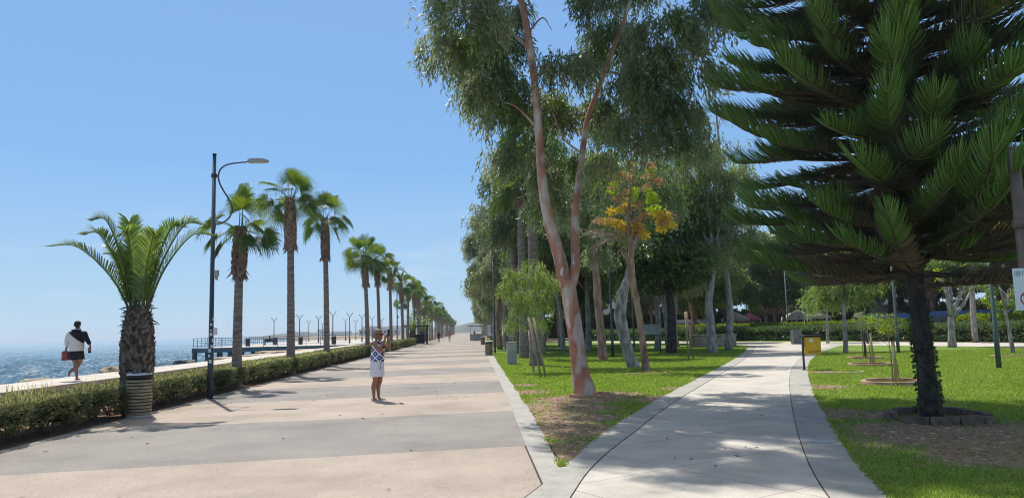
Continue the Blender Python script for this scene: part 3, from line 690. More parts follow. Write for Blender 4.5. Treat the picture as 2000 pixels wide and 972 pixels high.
def fan_palm(loc, hb, hc, ht, seed, label, r=.16, crown_n=26, group=None, fronds_apart=False, lean=(0, 0), spread=1.0, low=None, detail=26):
    """hb bottom of the leaf-base sleeve, hc crown base, ht top of the crown"""
    rng = np.random.default_rng(seed); root = thing('fan_palm', loc, label, 'palm tree', group=group)
    palm_trunk(hc, r*1.12, r*.86, lean, rng).build('trunk', 'palmbark', root)
    lx = lambda z: np.array((lean[0]*(z/hc)**2, lean[1]*(z/hc)**2, 0))
    b = MB(); boots(b, hb, hc, r*1.45, r*1.1, rng, 0, .115, rows=int((hc-hb)/.06), bulge=.3); 
    V = np.concatenate(b.v); z = V[:, 2]; V[:, 0] += lean[0]*(z/hc)**2; V[:, 1] += lean[1]*(z/hc)**2; b2 = MB(); b2.add(V, np.concatenate([f for f, _, _ in b.f]), 0)
    # ragged dead skirt at the foot of the sleeve
    n = 60; a = rng.uniform(0, 6.28, n); base = np.stack([np.cos(a)*r*1.25, np.sin(a)*r*1.25, hb+rng.uniform(0, .35, n)], 1)+lx(hb)
    leaves(b2, base, unit(np.stack([np.cos(a)*.5, np.sin(a)*.5, -rng.uniform(.3, 1.2, n)], 1)), rng.uniform(.15, .34, n), .05, rng, 0)
    b2.build('leaf_bases', 'boot', root)
    top = lx(hc)+np.array((0, 0, hc)); Hh = ht-hc
    cr = MB() ; k = 0
    els = []
    for i in range(crown_n):
        t = i/(crown_n-1); el = 1.5-2.15*t**.95+rng.normal()*.16; els.append((i*2.4+rng.normal()*.2, el))
    if low: els += low
    for i, (az, el) in enumerate(els):
        pl = Hh*rng.uniform(.42, .58)*spread*(1 if el > 0 else .8); Rb = Hh*rng.uniform(.40, .50)
        tgt = MB() if fronds_apart else cr
        mi = 0 if el > .5 else (1 if rng.random() < .7 else 0)
        fan_frond(tgt, az, el, pl, Rb, rng, mi, top)
        if fronds_apart: tgt.build('frond', ['fan', 'fandark', 'deadfan', 'midgreen'], root)
    if not fronds_apart: cr.build('crown', ['fan', 'fandark', 'deadfan', 'midgreen'], root)
    return root
LX = -7.35
PALMS = [(463, 23.3, 3.4, 4.85, 6.25), (568, 30.4, 5.0, 7.1, 8.75), (638, 38.0, 5.3, 7.4, 9.1), (718, 53.5, 4.9, 7.1, 9.0), (741, 60.5, 5.4, 7.3, 9.3), (764, 69, 5.6, 7.2, 9.0)]
names = ['shortest fan palm beside the tall street lamp, one frond sticking out low to the right',
         'tallest fan palm with a long shaggy sleeve, second behind the street lamp',
         'fan palm with a bulging brown skirt, third behind the street lamp',
         'fan palm with a wide crown just left above the photographing woman',
         'fan palm rising straight behind the photographing woman and her phone',
         'slim fan palm with a short brown sleeve just right of the photographing woman']
for i, (px, Y, hb, hc, ht) in enumerate(PALMS):
    X = D(px, 680, Y).x
    low = [(-.15, -.25)] if i == 0 else ([(-.2, .0)] if i == 2 else None)
    fan_palm((X, Y, 0), hb, hc, ht, 40+i, names[i], r=.135+.01*(i % 2), crown_n=(13, 15, 15, 17, 16, 15)[i], fronds_apart=i < 4,
             lean=((.05, 0), (-.08, 0), (-.12, .0), (-.25, 0), (-.2, 0), (-.1, 0))[i], low=low, spread=(1.25, 1.0, 1.0, 1.0, 1, 1)[i])
protos = [fan_palm((-7.3, 83.5, 0), 5.0, 7.0, 9.0, 60, 'fan palm immediately right of the slim far lamp post, with its own dark sleeve', crown_n=14, lean=(-.2, 0)),
          fan_palm((-7.4, 91.5, 0), 5.6, 7.3, 9.2, 61, 'fan palm second right of the slim far lamp post', crown_n=15, lean=(.15, 0)),
          fan_palm((-7.2, 100, 0), 4.9, 6.8, 8.6, 62, 'fan palm third right of the slim far lamp post', crown_n=16, lean=(0, 0))]
rr = random.Random(5)
Y = 108; i = 0
while Y < 470:
    dup(protos[i % 3], (-7.3-(Y-100)*.004+rr.uniform(-.3, .3), Y, 0), 'small distant fan palm in the merging far end of the left palm row', rz=rr.uniform(0, 6), scale=(lambda q_: (q_, q_, q_*rr.uniform(.84, 1.12)))(rr.uniform(.85, 1.0)), tilt=(rr.uniform(-.02, .02), rr.uniform(-.025, .025)), group='distant fan palms of the left row')
    if i % 4 == 1:
        dup(protos[(i+1) % 3], (-10.3-(Y-100)*.01+rr.uniform(-.6, .6), Y+3, 0), 'small distant fan palm in the merging far end of the left palm row', rz=rr.uniform(0, 6), scale=rr.uniform(.8, 1.0), group='distant fan palms of the left row')
    Y += 8.0; i += 1
# the tall palms on the park side, half hidden by eucalyptus
rp = fan_palm((2.85, 31.7, 0), 8.3, 9.6, 11.6, 70, 'nearest tall palm on the park side, behind the young staked tree', r=.22, crown_n=24)
for k, (x, y, lab) in enumerate([(3.0, 40.4, 'second tall palm trunk on the park side, behind the grey cabinet'), (3.0, 47.5, 'third tall palm trunk on the park side, thin in front of the eucalyptus crowns'),
                               (3.2, 55, 'fourth tall palm trunk on the park side'), (3.3, 62.5, 'fifth tall palm trunk on the park side'), (3.5, 70, 'sixth tall palm trunk on the park side')]):
    dup(rp, (x, y, 0), lab, rz=k*1.3, scale=(1, 1, 1.0+.06*((k*7) % 3)))

# small date palms along the left row far away and the squat one in front
def feather(mb, path, rng, n=60, L=.36, W=.024, mi=0, vee=.55, ok=.1):
    q = spline(path, 8); s = np.linspace(0, 1, len(q)); mb.tube(q, np.interp(s, [0, 1], [.028, .005]), 5, 1, False)
    ts = np.linspace(ok, 1, n); C = np.stack([np.interp(ts, s, q[:, k]) for k in range(3)], 1); T = unit(np.stack([np.interp(ts, s, np.gradient(q[:, k])) for k in range(3)], 1))
    S = unit(np.cross(T, np.array((0, 0, 1.0)) + rng.normal(size=3)*.05)); U = np.cross(S, T)
    for sg in (-1, 1):
        fwd = .75+.9*ts[:, None]; d = unit(T*fwd + S*sg*1.0 + U*vee + rng.normal(size=C.shape)*.09)
        ln = L*np.clip(np.sin(np.clip(ts*.9+.12, 0, 1)*math.pi)**.6, .35, 1)*rng.uniform(.85, 1.1, len(ts))
        sd = unit(np.cross(d, U))
        w = W
        a = C; b1 = C+d*(ln*.3)[:, None]; b2 = C+d*(ln*.7)[:, None]+np.array((0, 0, -.03)); tip = C+d*ln[:, None]+np.array((0, 0, -.10))*(ln/L)[:, None]
        n_ = len(ts)
        V = np.stack([a-sd*w*.2, a+sd*w*.2, b1-sd*w/2, b1+sd*w/2, b2-sd*w*.42, b2+sd*w*.42, tip], 1).reshape(-1, 3)
        i = np.arange(n_)[:, None]*7
        mb.add(V, np.concatenate([i+np.array((0, 1, 3, 2)), i+np.array((2, 3, 5, 4))]), mi)
        s_off = mb.n-n_*7; mb.f.append((i+np.array((4, 5, 6))+s_off, mi, False))
def date_palm(loc, H, r, ends, seed, label, apart=True, group=None, n=60):
    rng = np.random.default_rng(seed); root = thing('date_palm', loc, label, 'palm tree', group=group)
    tr = MB(); prof = [(r*.80, -.05), (r*.86, .3), (r*.92, H*.35), (r*.98, H*.6), (r*.86, H*.8), (r*.5, H*.97), (r*.3, H*1.08)]
    tr.lathe(prof, sides=18)
    z = .05
    for i in range(30):
        z = .02+H*1.0*i/30; rr_ = np.interp(z/H, [0, .35, .6, .8, 1], [r*.86, r*.98, r*1.03, r*.9, r*.55])
        boots(tr, z, z+.035, rr_, rr_, rng, 0, .145, rows=2, flare=.42)
    tr.build('trunk', 'dateboot', root)
    fz = MB(); nn = 160; a = rng.uniform(0, 6.28, nn); bz = H*rng.uniform(.82, 1.12, nn)
    leaves(fz, np.stack([np.cos(a)*r*.55, np.sin(a)*r*.55, bz], 1), unit(np.stack([np.cos(a)*.5, np.sin(a)*.5, rng.uniform(-.4, 1.2, nn)], 1)), rng.uniform(.1, .32, nn), .035, rng)
    fz.build('dry_fibre', 'dateboot', root)
    cr = MB()
    for e in ends:
        e = np.asarray(e, float)*np.array((.90, .9, 1.06) if apart else (1, 1, 1)); hd = unit(e*np.array((1, 1, 0)))
        b = np.array((hd[0]*.12, hd[1]*.12, H*.98)); top = b + np.array((e[0]*.26, e[1]*.26, (e[2])*.55)); top2 = b+np.array((e[0]*.66, e[1]*.66, e[2]*.98)); end = b+e
        tgt = MB() if apart else cr
        feather(tgt, [b, top, top2, end], rng, n=n, L=.46, W=.027)
        if apart: tgt.build('frond', ['date', 'midgreen'], root)
    if not apart: cr.build('crown', ['date', 'midgreen'], root)
    return root
ends = [(-1.85, -.15, 1.38), (-1.35, .3, 1.66), (-.80, -.3, 1.86), (-.55, .55, 1.90), (-.12, -.35, 1.55), (.12, .45, 1.62), (.85, -.1, 1.72),
        (1.20, .15, 1.80), (1.32, .5, 1.62), (-.35, .9, 1.5), (.55, -.55, 1.5), (-1.0, .7, 1.3)]
q = D(268, 700, 15.75)
date_palm((q.x, 15.75, 0), 2.08, .315, ends, 7, 'squat date palm with thick scaly trunk and upright feathery fronds behind the round bin', n=90)
e2 = [(math.cos(a)*r_, math.sin(a)*r_, z_) for a, r_, z_ in [(k*2.4, .7+.09*k, 2.6-.11*k) for k in range(16)]]
dp = date_palm((-7.3, 97, 0), 1.6, .35, e2, 9, 'small bushy date palm at the left of the far pair under the fan palms', apart=False, n=34)
dup(dp, (-7.0, 113, 0), 'small bushy date palm beside the dark pergola', 1.0, 1.0)
dup(dp, (-7.2, 128, 0), 'small bushy date palm behind the dark pergola', 2.0, 1.0)

# ------------------------------------------------------------------ street lamps
def street_lamp(loc, label, H=6.35, rz=0, m_='lamp', base=True):
    root = thing('street_lamp', loc, label, 'street lamp', rz)
    p = MB(); p.tube([(0, 0, -.05), (0, 0, 1.2), (0, 0, 1.22), (0, 0, H)], [.075, .073, .062, .046], 12); p.tube([(0, 0, H), (0, 0, H+.03)], .055, 12)
    p.build('pole', m_, root)
    s = H/6.35; A = MB(); pts = [(0, 4.5), (.2, 4.52), (.40, 4.66), (.48, 4.88), (.42, 5.1), (.27, 5.35), (.15, 5.58), (.11, 5.78), (.16, 5.96), (.3, 6.07), (.5, 6.12), (.9, 6.16)]
    q = spline([(x, 0, z*s) for x, z in pts], 5); A.tube(q, .021, 8); A.tube([(0, 0, 5.79*s), (.12, 0, 5.79*s)], .02, 8); A.tube([(-.0, 0, 5.74*s), (0, 0, 5.84*s)], .075, 12)
    A.build('arm', m_, root)
    L_ = MB(); z = 6.17*s; v = []
    for x, w, a, b in ((.86, .05, -.03, .03), (.95, .12, -.035, .06), (1.25, .14, -.03, .055), (1.40, .09, -.02, .02)): v += [(x, -w, z+a), (x, w, z+a), (x, w*.8, z+b), (x, -w*.8, z+b)]
    f = [(0, 1, 2, 3), (12, 15, 14, 13)]
    for k in range(3):
        for j in range(4): f.append((k*4+j, (k+1)*4+j, (k+1)*4+(j+1) % 4, k*4+(j+1) % 4))
    L_.add(v, f); hd = L_.build('lamp_head', 'steel', root)
    g = MB(); g.box(.98, 1.3, -.09, .09, z-.045, z-.037); g.build('glass', 'canvas', hd)
    return root
q = D(411, 720, 19.6)
sl = street_lamp((q.x, q.y, 0), 'tall dark street lamp with an S-curved arm, standing in the hedge at the left')
c = MB(); c.box(.05, .16, -.05, .05, 3.12, 3.30, 0, .01); c.tube([(.10, 0, 3.12), (.13, -.04, 3.05)], .035, 8); c.build('camera_box', 'steel', sl)
c = MB(); rng = np.random.default_rng(3)
for k in range(9):
    z = .9+k*.13+rng.uniform(0, .05); a = rng.uniform(-1.9, .3); c.box(0, 0, 0, 0, 0, 0) if False else None
    w = rng.uniform(.02, .05); ca = a
    v = [(.088*math.cos(ca+s_), .088*math.sin(ca+s_), z+t_) for s_, t_ in ((-w*9, 0), (w*9, 0), (w*9, w*2), (-w*9, w*2))]; c.add(v, [(0, 1, 2, 3)])
c.box(.08, .14, -.04, .05, 1.62, 1.80); c.build('stickers', 'signwhite', sl)
dup(sl, D(776, 665, 76).to_tuple()[:2]+(0,), 'slim far street lamp between two fan palms of the left row')
street_lamp((7.5, 38.6, 0), 'dark street lamp post on the lawn behind the big eucalyptus trunk')
street_lamp((20.3, 34.2, 0), 'green street lamp post on the right lawn left of the pine trunk', m_='lampgreen')
street_lamp((16.2, 22.0, 0), 'thick green street lamp post on the right lawn right of the pine trunk', m_='lampgreen', rz=1.0)
street_lamp((1.75, 50, 0), 'thin dark lamp post at the lawn edge beyond the grey cabinet')
street_lamp((13.0, 58.0, 0), 'thin grey lamp post far back behind the twin eucalyptus stems', m_='lampgreen')
street_lamp((29, 66, 0), 'thin lamp post in front of the hedge left of the forked tree', m_='lampgreen')
# pier lamps with Y heads
def pier_lamp(loc, label):
    root = thing('pier_lamp', loc, label, 'pier lamp', group='pier lamps with forked heads'); p = MB(); p.tube([(0, 0, 0), (0, 0, .6), (0, 0, .62), (0, 0, 3.5)], [.11, .10, .07, .055], 10); p.build('pole', 'lamp', root)
    for sx in (-1, 1):
        h = MB(); h.tube([(0, 0, 3.3), (sx*.06, 0, 3.5), (sx*.40, 0, 4.0)], [.03, .035, .035], 6); h.tube([(sx*.3, 0, 4.0), (sx*.5, 0, 4.02)], .03, 6); h.build('lamp_arm', 'lamp', root)
    b = MB(); b.tube([(-.32, 0, 3.86), (.32, 0, 3.86)], .012, 5); b.build('crossbar', 'lamp', root)
    return root
PLMP = [(535, 118), (585, 106), (603, 147), (622, 114), (630, 171), (650, 93), (675, 137), (683, 102), (695, 152), (707, 111), (727, 125), (746, 140)]
proto = None
for i, (px, Dd) in enumerate(PLMP):
    q = D(px, 660, Dd); lab = ['leftmost forked pier lamp, alone over the open sea', 'second forked pier lamp from the left, right of the second fan palm trunk', 'short distant forked pier lamp, third from the left', 'fourth forked pier lamp from the left, behind the railing',
        'faint distant forked pier lamp just left of the third fan palm trunk', 'nearest and tallest forked pier lamp just right of the third fan palm trunk', 'small forked pier lamp left of the pair with a wide head', 'tall forked pier lamp with the widest head, midway between the third and fourth palm trunks',
        'small distant forked pier lamp left of the fourth fan palm', 'forked pier lamp beside the fourth fan palm trunk', 'forked pier lamp right above the woman hair', 'forked pier lamp directly behind the raised phone'][i]
    if proto is None: proto = pier_lamp((q.x, q.y, .4), lab)
    else: dup(proto, (q.x, q.y, .4), lab)

# ------------------------------------------------------------------ pier
root = thing('pier', (-22, 88, 0), 'blue painted pier on piles with railing reaching into the sea', 'pier')
o_ = np.array((-22, 88, 0))
dk = MB(); dp_ = [(-31.5, 87), (-13.3, 84), (-13.3, 178), (-38.5, 178)]
v = [(x+22, y-88, z) for z in (.4, .12) for x, y in dp_]; dk.add(v, [(0, 1, 2, 3), (7, 6, 5, 4), (0, 4, 5, 1), (1, 5, 6, 2), (2, 6, 7, 3), (3, 7, 4, 0)]); dk.build('deck', 'deck', root)
b = MB(); v = []
a0 = np.array((-31.5+22, 87-88-.02)); a1 = np.array((-13.3+22, 84-88-.02))
b.add([(a0[0], a0[1]-.06, .38), (a1[0], a1[1]-.06, .38), (a1[0], a1[1]-.06, -.12), (a0[0], a0[1]-.06, -.12), (a0[0], a0[1]+.2, .38), (a1[0], a1[1]+.2, .38), (a1[0], a1[1]+.2, -.12), (a0[0], a0[1]+.2, -.12)], [(0, 3, 2, 1), (4, 5, 6, 7), (0, 1, 5, 4), (3, 7, 6, 2), (0, 4, 7, 3), (1, 2, 6, 5)])
b.build('edge_beam', 'pierblue', root)
for k in range(14):
    t = k/13; c = a0*(1-t)+a1*t; b = MB(); b.tube([(c[0]+.15, c[1]+.5, -2.2), (c[0]+.15, c[1]+.5, .1)], .16 if k % 3 else .3, 8); b.build('pile', 'pierblue', root)
for k in range(6):
    t = k/5; b = MB(); b.tube([(-9.5-1.2*t*4, 4+t*40, -2.2), (-9.5-1.2*t*4, 4+t*40, .1)], .2, 8); b.build('pile', 'pierblue', root)
rl = MB()
def rail(pts, nper=2.0):
    for (p0, p1) in zip(pts[:-1], pts[1:]):
        p0 = np.array(p0, float); p1 = np.array(p1, float); L_ = np.linalg.norm(p1-p0); n_ = max(1, int(L_/nper))
        for z, r_ in ((1.5, .03), (1.22, .014), (.94, .014), (.66, .014)): rl.tube([(*p0, z), (*p1, z)], r_, 5)
        for k in range(n_+1):
            c = p0+(p1-p0)*k/n_; rl.tube([(*c, .4), (*c, 1.5)], .03, 5)
rail([(-38+22, 177-88), (a0[0]+.1, a0[1]+.15), (a1[0], a1[1]+.15)], 1.6); rl.build('railing', 'pierblue', root)
# bins and benches on the pier
def pier_bin(loc, lab):
    r_ = thing('litter_bin', loc, lab, 'litter bin'); b = MB(); b.tube([(0, 0, 0), (0, 0, .05), (0, 0, .85), (0, 0, .9)], [.25, .28, .3, .27], 12); b.build('body', 'black', r_); b = MB(); b.tube([(0, 0, .9), (0, 0, 1.0)], [.3, .2], 12); b.build('lid', 'lamp', r_)
for px, Dd, lab in [(537, 100, 'dark litter bin under the leftmost pier lamp'), (587, 98, 'dark litter bin at the foot of the second pier lamp'), (652, 92, 'dark litter bin at the foot of the tallest pier lamp'), (484, 94, 'low dark bin near the free end of the pier')]:
    q = D(px, 668, Dd); pier_bin((q.x, q.y, .4), lab)
q = D(527, 668, 99); r_ = thing('bench', (q.x, q.y, .4), 'dark bench on the pier carrying the seated person', 'bench')
b = MB(); b.box(-.8, .8, -.2, .2, .4, .45); b.build('seat', 'lamp', r_)
b = MB(); b.box(-.8, .8, .2, .24, .5, .85); b.build('backrest', 'lamp', r_)
for sx in (-.6, .6): b = MB(); b.box(sx-.03, sx+.03, -.18, .2, 0, .4); b.build('leg', 'lamp', r_)
bench_loc = (q.x, q.y, .4)
# far coast across the bay
m = MB(); V = []; Fc = []; rr = random.Random(2); xs = np.linspace(-420, 330, 90)
for i, x in enumerate(xs):
    e = min(1, max(0, (x+420)/200)); V += [(x, 1500, -3), (x, 1560, (4+20*e)*(.6+.25*math.sin(x*.03)+.2*math.sin(x*.011+1)))]
for i in range(len(xs)-1): Fc.append((2*i, 2*i+2, 2*i+3, 2*i+1))
V2 = [(x, y+60, -3) for (x, y, z) in V[1::2]]; nb = len(V); V += V2
for i in range(len(xs)-1): Fc.append((2*i+1, 2*i+3, nb+i+1, nb+i))
m.add(V, Fc); struct('hills', m, ['terrainblue'])
for i, (x, y, w, h) in enumerate([(-330, 1480, 30, 9), (-285, 1480, 22, 13), (-250, 1480, 40, 8), (-200, 1480, 18, 16), (-160, 1480, 34, 10), (-95, 700, 14, 6), (-82, 640, 10, 8), (-60, 560, 16, 5)]):
    r_ = thing('far_building', (x, y, 0), 'tiny pale building on the hazy far shore behind the pier lamps', 'building', group='pale buildings on the far shore')
    b = MB(); b.box(-w/2, w/2, 0, 12, -1, h); b.build('wall', 'facade', r_); b = MB()
    for k in range(int(w/4)): b.box(-w/2+1+k*4, -w/2+3+k*4, -.05, -.01, h*.35, h*.7)
    b.build('window', 'glass', r_)

# ------------------------------------------------------------------ the big eucalyptus
def rel(pts, o): return [tuple(np.asarray(p)-np.asarray(o)) for p in pts]
EY = 17.34; eo = Vector((2.65, EY, 0)); er = thing('eucalyptus_tree', eo, 'big eucalyptus with a patchy salmon and cream forked trunk in the lawn corner', 'tree')
rng = np.random.default_rng(10); tb = MB()
base = [D(1140, 776, EY), D(1133, 720, EY), D(1124, 650, EY), D(1114, 590, EY), D(1107, 545, EY)]
limb(tb, rel([eo+Vector((.05, 0, -.1))]+base[1:], eo), [.30, .195, .185, .18, .18], 6, 20, rng=rng, jit=.03)
lft = [D(1106, 560, EY), D(1092, 500, EY), D(1072, 430, EY), D(1060, 360, EY-.1), D(1053, 270, EY-.2), D(1044, 160, EY-.3), D(1030, 60, EY-.3), D(1012, -40, EY-.2), D(1000, -200, EY), D(1010, -400, EY+.2)]
limb(tb, rel(lft, eo), [.17, .15, .135, .115, .10, .09, .085, .07, .05, .02], 6, 16, rng=rng, jit=.03)
rgt = [D(1112, 570, EY), D(1124, 520, EY), D(1123, 460, EY+.1), D(1125, 400, EY+.2), D(1136, 310, EY+.3), D(1147, 235, EY+.4), D(1170, 170, EY+.5), D(1192, 110, EY+.5), D(1222, 30, EY+.5), D(1240, -60, EY+.4), D(1230, -300, EY+.2)]
limb(tb, rel(rgt, eo), [.13, .11, .10, .09, .078, .068, .06, .052, .045, .035, .012], 6, 14, rng=rng, jit=.03)
for pts, r_ in [([D(1053, 130, EY-.2), D(1075, 150, EY-.2), D(1086, 190, EY-.3)], .03), ([D(1035, 60, EY-.2), D(1060, 35, EY), D(1078, 60, EY)], .025), ([D(1190, 140, EY+.5), D(1225, 150, EY+.5), D(1290, 170, EY+.4)], .04),
                ([D(1040, 100, EY-.3), D(990, 60, EY-.6), D(920, 40, EY-.8)], .04), ([D(1025, 20, EY-.2), D(960, -80, EY-.5), D(900, -60, EY-.6)], .05), ([D(1230, 0, EY+.4), D(1300, -60, EY+.2), D(1380, -20, EY)], .04),
                ([D(1137, 300, EY+.3), D(1100, 270, EY), D(1080, 220, EY-.3)], .03), ([D(1050, 250, EY-.2), D(1010, 210, EY-.5), D(985, 200, EY-.7)], .03)]:
    limb(tb, rel(pts, eo), [r_, r_*.7, r_*.3], 4, 8, rng=rng)
blobs = []
def B(px, py, rp, dy=0.0, fy=1.0, fz=.8):
    tl = np.interp(py, [-400, 0, 60, 160, 270, 360, 430], [1010, 1018, 1030, 1044, 1053, 1060, 1072]); tr_ = np.interp(py, [-300, 30, 110, 170, 235, 310, 400], [1230, 1222, 1192, 1170, 1147, 1136, 1125])
    if min(abs(px-tl), abs(px-tr_)) < rp+12: dy = abs(dy)*.5+1.0+rp*.006
    else: dy -= 1.3
    c = D(px, py, EY+dy)-eo; r_ = rp*(EY+dy)/F; blobs.append((tuple(c), (r_, r_*fy, r_*fz)))
for a in [(905, 30, 75, -.8), (955, 105, 70, .5), (868, 95, 45, -.2), (985, 190, 62, -.6), (930, 160, 40, .8), (1010, 290, 45, .8), (1085, 200, 50, .9), (1100, 110, 45, .8), (1075, 370, 40, 1.1, 1, 1.7), (1110, 310, 30, 1.4),
          (1205, 205, 72, 1.2), (1285, 150, 72, .2), (1335, 205, 52, .6), (1255, 240, 52, -.2), (1200, 70, 60, 1.0), (1300, 60, 70, -.5), (1350, 120, 45, .9), (1350, 262, 32, .2), (1185, 300, 26, .6), (1395, 20, 45, 0),
          (1420, -40, 60, .4), (980, 20, 50, -.2), (1160, -30, 50, .5), (960, -90, 110, 0), (1240, -110, 130, .3), (1100, -180, 110, .8), (1000, -260, 130, .3), (1180, -330, 140, 0), (1340, -250, 110, -.3), (1060, -450, 130, .2), (1230, -520, 110, .1), (880, -150, 100, -1), (920, -300, 120, -.5), (830, -260, 100, 0), (960, -430, 110, 0), (1080, -330, 110, -1.5)]:
    B(*a)
for bx, by, bz, br in [(-1.7, 16.4, 15.2, 1.0), (0, 16.4, 15.6, 1.1), (1.5, 15.8, 14.6, .9), (-.8, 17.0, 17.3, 1.0), (1.1, 17.0, 17.8, 1.1), (2.9, 16.2, 16.2, 1.1), (4.2, 16.0, 15.4, 1.0), (3.0, 17.2, 18.5, .9), (5.2, 16.6, 17.2, .9), (1.6, 14.4, 13.8, .9), (2.9, 14.0, 13.3, .9), (4.0, 14.4, 14.2, .9), (5.2, 14.6, 13.6, .9), (3.3, 15.2, 13.8, .9)]: blobs.append(((bx-eo.x, by-EY, bz), (br, br, br*.8)))  # unseen high crown clumps added to cast shade on path and lawn
cr = MB(); hi = [b_ for b_ in blobs if b_[0][2] > 9.6]; blobs = [b_ for b_ in blobs if b_[0][2] <= 9.6]; droop_crown(cr, hi, rng, clumps=30, strands=20, per=12, L=.17, W=.036, hang=.7, spread=.15, mis=(0, 0, 1, 1, 2)); tw = droop_crown(cr, blobs, rng, clumps=32, strands=22, per=13, L=.17, W=.036, hang=.75, spread=.17, mis=(0, 0, 1, 1, 2))
cr.build('crown', ['eucleaf', 'eucdark', 'midgreen'], er)
twiggery(tb, tw, rng, .35, .012); tb.build('trunk', 'euc', er)
# broken edging around its foot
def edging(name, c, pieces, r_, m_, label, h=.10, w=.16, wob=.02, cat='tree ring'):
    rt = thing(name, (c[0], c[1], 0), label, cat); rn = random.Random(int(c[0]*100))
    mb = MB()
    for a0, a1 in pieces:
        n_ = max(3, int((a1-a0)/8)); P_ = []
        hh = h*rn.uniform(.85, 1.1)
        for k in range(n_+1):
            a = R(a0+(a1-a0)*k/n_); ro = r_+w/2; ri = r_-w/2; P_.append([(ri*math.cos(a), ri*math.sin(a)), (ro*math.cos(a), ro*math.sin(a))])
        v = []; dz = rn.uniform(-wob, wob)
        for (i_, o2) in P_: v += [(*i_, 0), (i_[0]*1.02, i_[1]*1.02, hh+dz), (o2[0]*.985, o2[1]*.985, hh+dz), (*o2, 0)]
        f = [(0, 1, 2, 3), (n_*4+3, n_*4+2, n_*4+1, n_*4)]
        for k in range(n_):
            for j in range(3): f.append((k*4+j, (k+1)*4+j, (k+1)*4+j+1, k*4+j+1))
        mb.add(v, f)
    mb.build('edging', m_, rt); s = MB(); s.add([(0, 0, .03)]+[((r_-w*.45)*math.cos(R(a)), (r_-w*.45)*math.sin(R(a)), .012) for a in range(0, 360, 15)], [(0, 1+i, 1+(i+1) % 24) for i in range(24)]); s.build('soil', 'soil', rt)
    return rt
edging('tree_ring', (2.75, 17.05), [(205, 262), (262.6, 275), (300, 318), (8, 60), (-38, 4)], .52, 'terra', 'broken terracotta edging round the foot of the big salmon eucalyptus', .07, .10)

# ------------------------------------------------------------------ other eucalyptus and park trees
def park_tree(name, loc, trunk_pts, rads, blobs, seed, label, bark='greybark', lm=('eucdark', 'eucleaf', 'midgreen'), style='droop', group=None, kw=None, cat='tree', sides=10, forks=None, tw_frac=.35):
    rng = np.random.default_rng(seed); root = thing(name, loc, label, cat, group=group); tb = MB()
    limb(tb, trunk_pts, rads, 5, sides, rng=rng, jit=.07)
    tp = np.asarray(trunk_pts[-1], float); st = np.asarray(trunk_pts[max(0, len(trunk_pts)-2)], float)
    for fk in (forks or []): limb(tb, fk[0], fk[1], 4, 8, rng=rng)
    for c, r_ in blobs:
        c = np.asarray(c); s0 = st if c[2] < tp[2] else tp
        k = np.asarray(trunk_pts[1])*.3+st*.7 if c[2] < st[2]+.5 else s0
        mid = (k+c)/2+rng.normal(size=3)*.25; limb(tb, [k, mid, c], [rads[-1]*.75+.015, rads[-1]*.45+.01, .012], 3, 6, rng=rng)
    cr = MB(); kw = kw or {}
    fn = droop_crown if style == 'droop' else leafy_crown
    tw = fn(cr, blobs, rng, mis=tuple(range(len(lm))), **kw)
    twiggery(tb, tw, rng, tw_frac, .014); tb.build('trunk', bark, root); cr.build('crown', list(lm), root); return root
def blobset(seed, n, c, R_, rmin, rmax):
    rng = np.random.default_rng(seed); out = []
    for i in range(n):
        d = unit(rng.normal(size=3)); k = rng.uniform(.3, 1)**.5; r_ = rng.uniform(rmin, rmax)
        out.append((tuple(np.asarray(c)+d*k*np.asarray(R_)), (r_, r_, r_*.8)))
    return out
KW = dict(clumps=17, strands=18, per=7, L=.27, W=.075, hang=.75, spread=.30)
big = [park_tree('eucalyptus_tree', (4.6, 47, 0), [(0, 0, -.1), (.1, 0, 2), (-.1, .1, 4.5), (.2, 0, 8)], [.26, .2, .17, .1], blobset(1, 17, (0, 0, 8.8), (2.8, 3.0, 4.4), 1.0, 1.6), 1, 'tall eucalyptus on the park edge just beyond the palm trunks, overhanging the promenade', kw=KW),
       park_tree('eucalyptus_tree', (2.6, 62, 0), [(0, 0, -.1), (-.2, 0, 2.5), (.1, .1, 5), (-.1, 0, 8.5)], [.28, .21, .17, .1], blobset(2, 18, (0, 0, 8.6), (3.3, 3.2, 4.2), 1.1, 1.7), 2, 'eucalyptus leaning out farthest over the promenade, at the left edge of the tree wall', bark='pinkbark', kw=KW, lm=('eucleaf', 'eucdark', 'eucleaf')),
       park_tree('eucalyptus_tree', (12.4, 48.5, 0), [(0, 0, -.1), (.15, 0, 2), (.0, .1, 4.5), (-.2, 0, 8)], [.24, .18, .15, .09], blobset(3, 16, (0, 0, 8.6), (3.0, 3.0, 4.6), 1.0, 1.5), 3, 'broad eucalyptus whose crown fills the gap behind the yellowing tree', kw=KW, lm=('eucpale', 'eucleaf', 'eucdark'))]
# trees placed where the photograph shows a trunk; x, y, proto, scale, label
spots = [(4.9, 70, 1, .95, 'eucalyptus with pink bark behind the fourth park palm'), (5.6, 56, 2, .9, 'pale green eucalyptus between the park palm trunks'),
         (2.8, 78, 0, 1.0, 'eucalyptus at the promenade edge behind the far bins'),
         (8.4, 52, 0, .92, 'eucalyptus behind the young staked tree'), (8.0, 64, 1, .98, 'eucalyptus deep in the grove behind the staked tree'),
         (12.6, 46.5, 1, .82, 'dark pink-stemmed eucalyptus left of the stone planter'), (15.8, 56, 0, .92, 'eucalyptus right behind the stone planter'),
         (17.8, 66, 2, 1.0, 'eucalyptus far behind the stone planter'), (12.5, 70, 0, 1.05, 'eucalyptus at the back of the lawn, left of the planter'), (22.5, 74, 1, .9, 'eucalyptus by the hedge left of the forked tree')]
for i, (x, y, k, s, lab) in enumerate(spots): dup(big[k], (x, y, 0), lab, rz=i*1.7, scale=s)
rr = random.Random(8); Y = 88
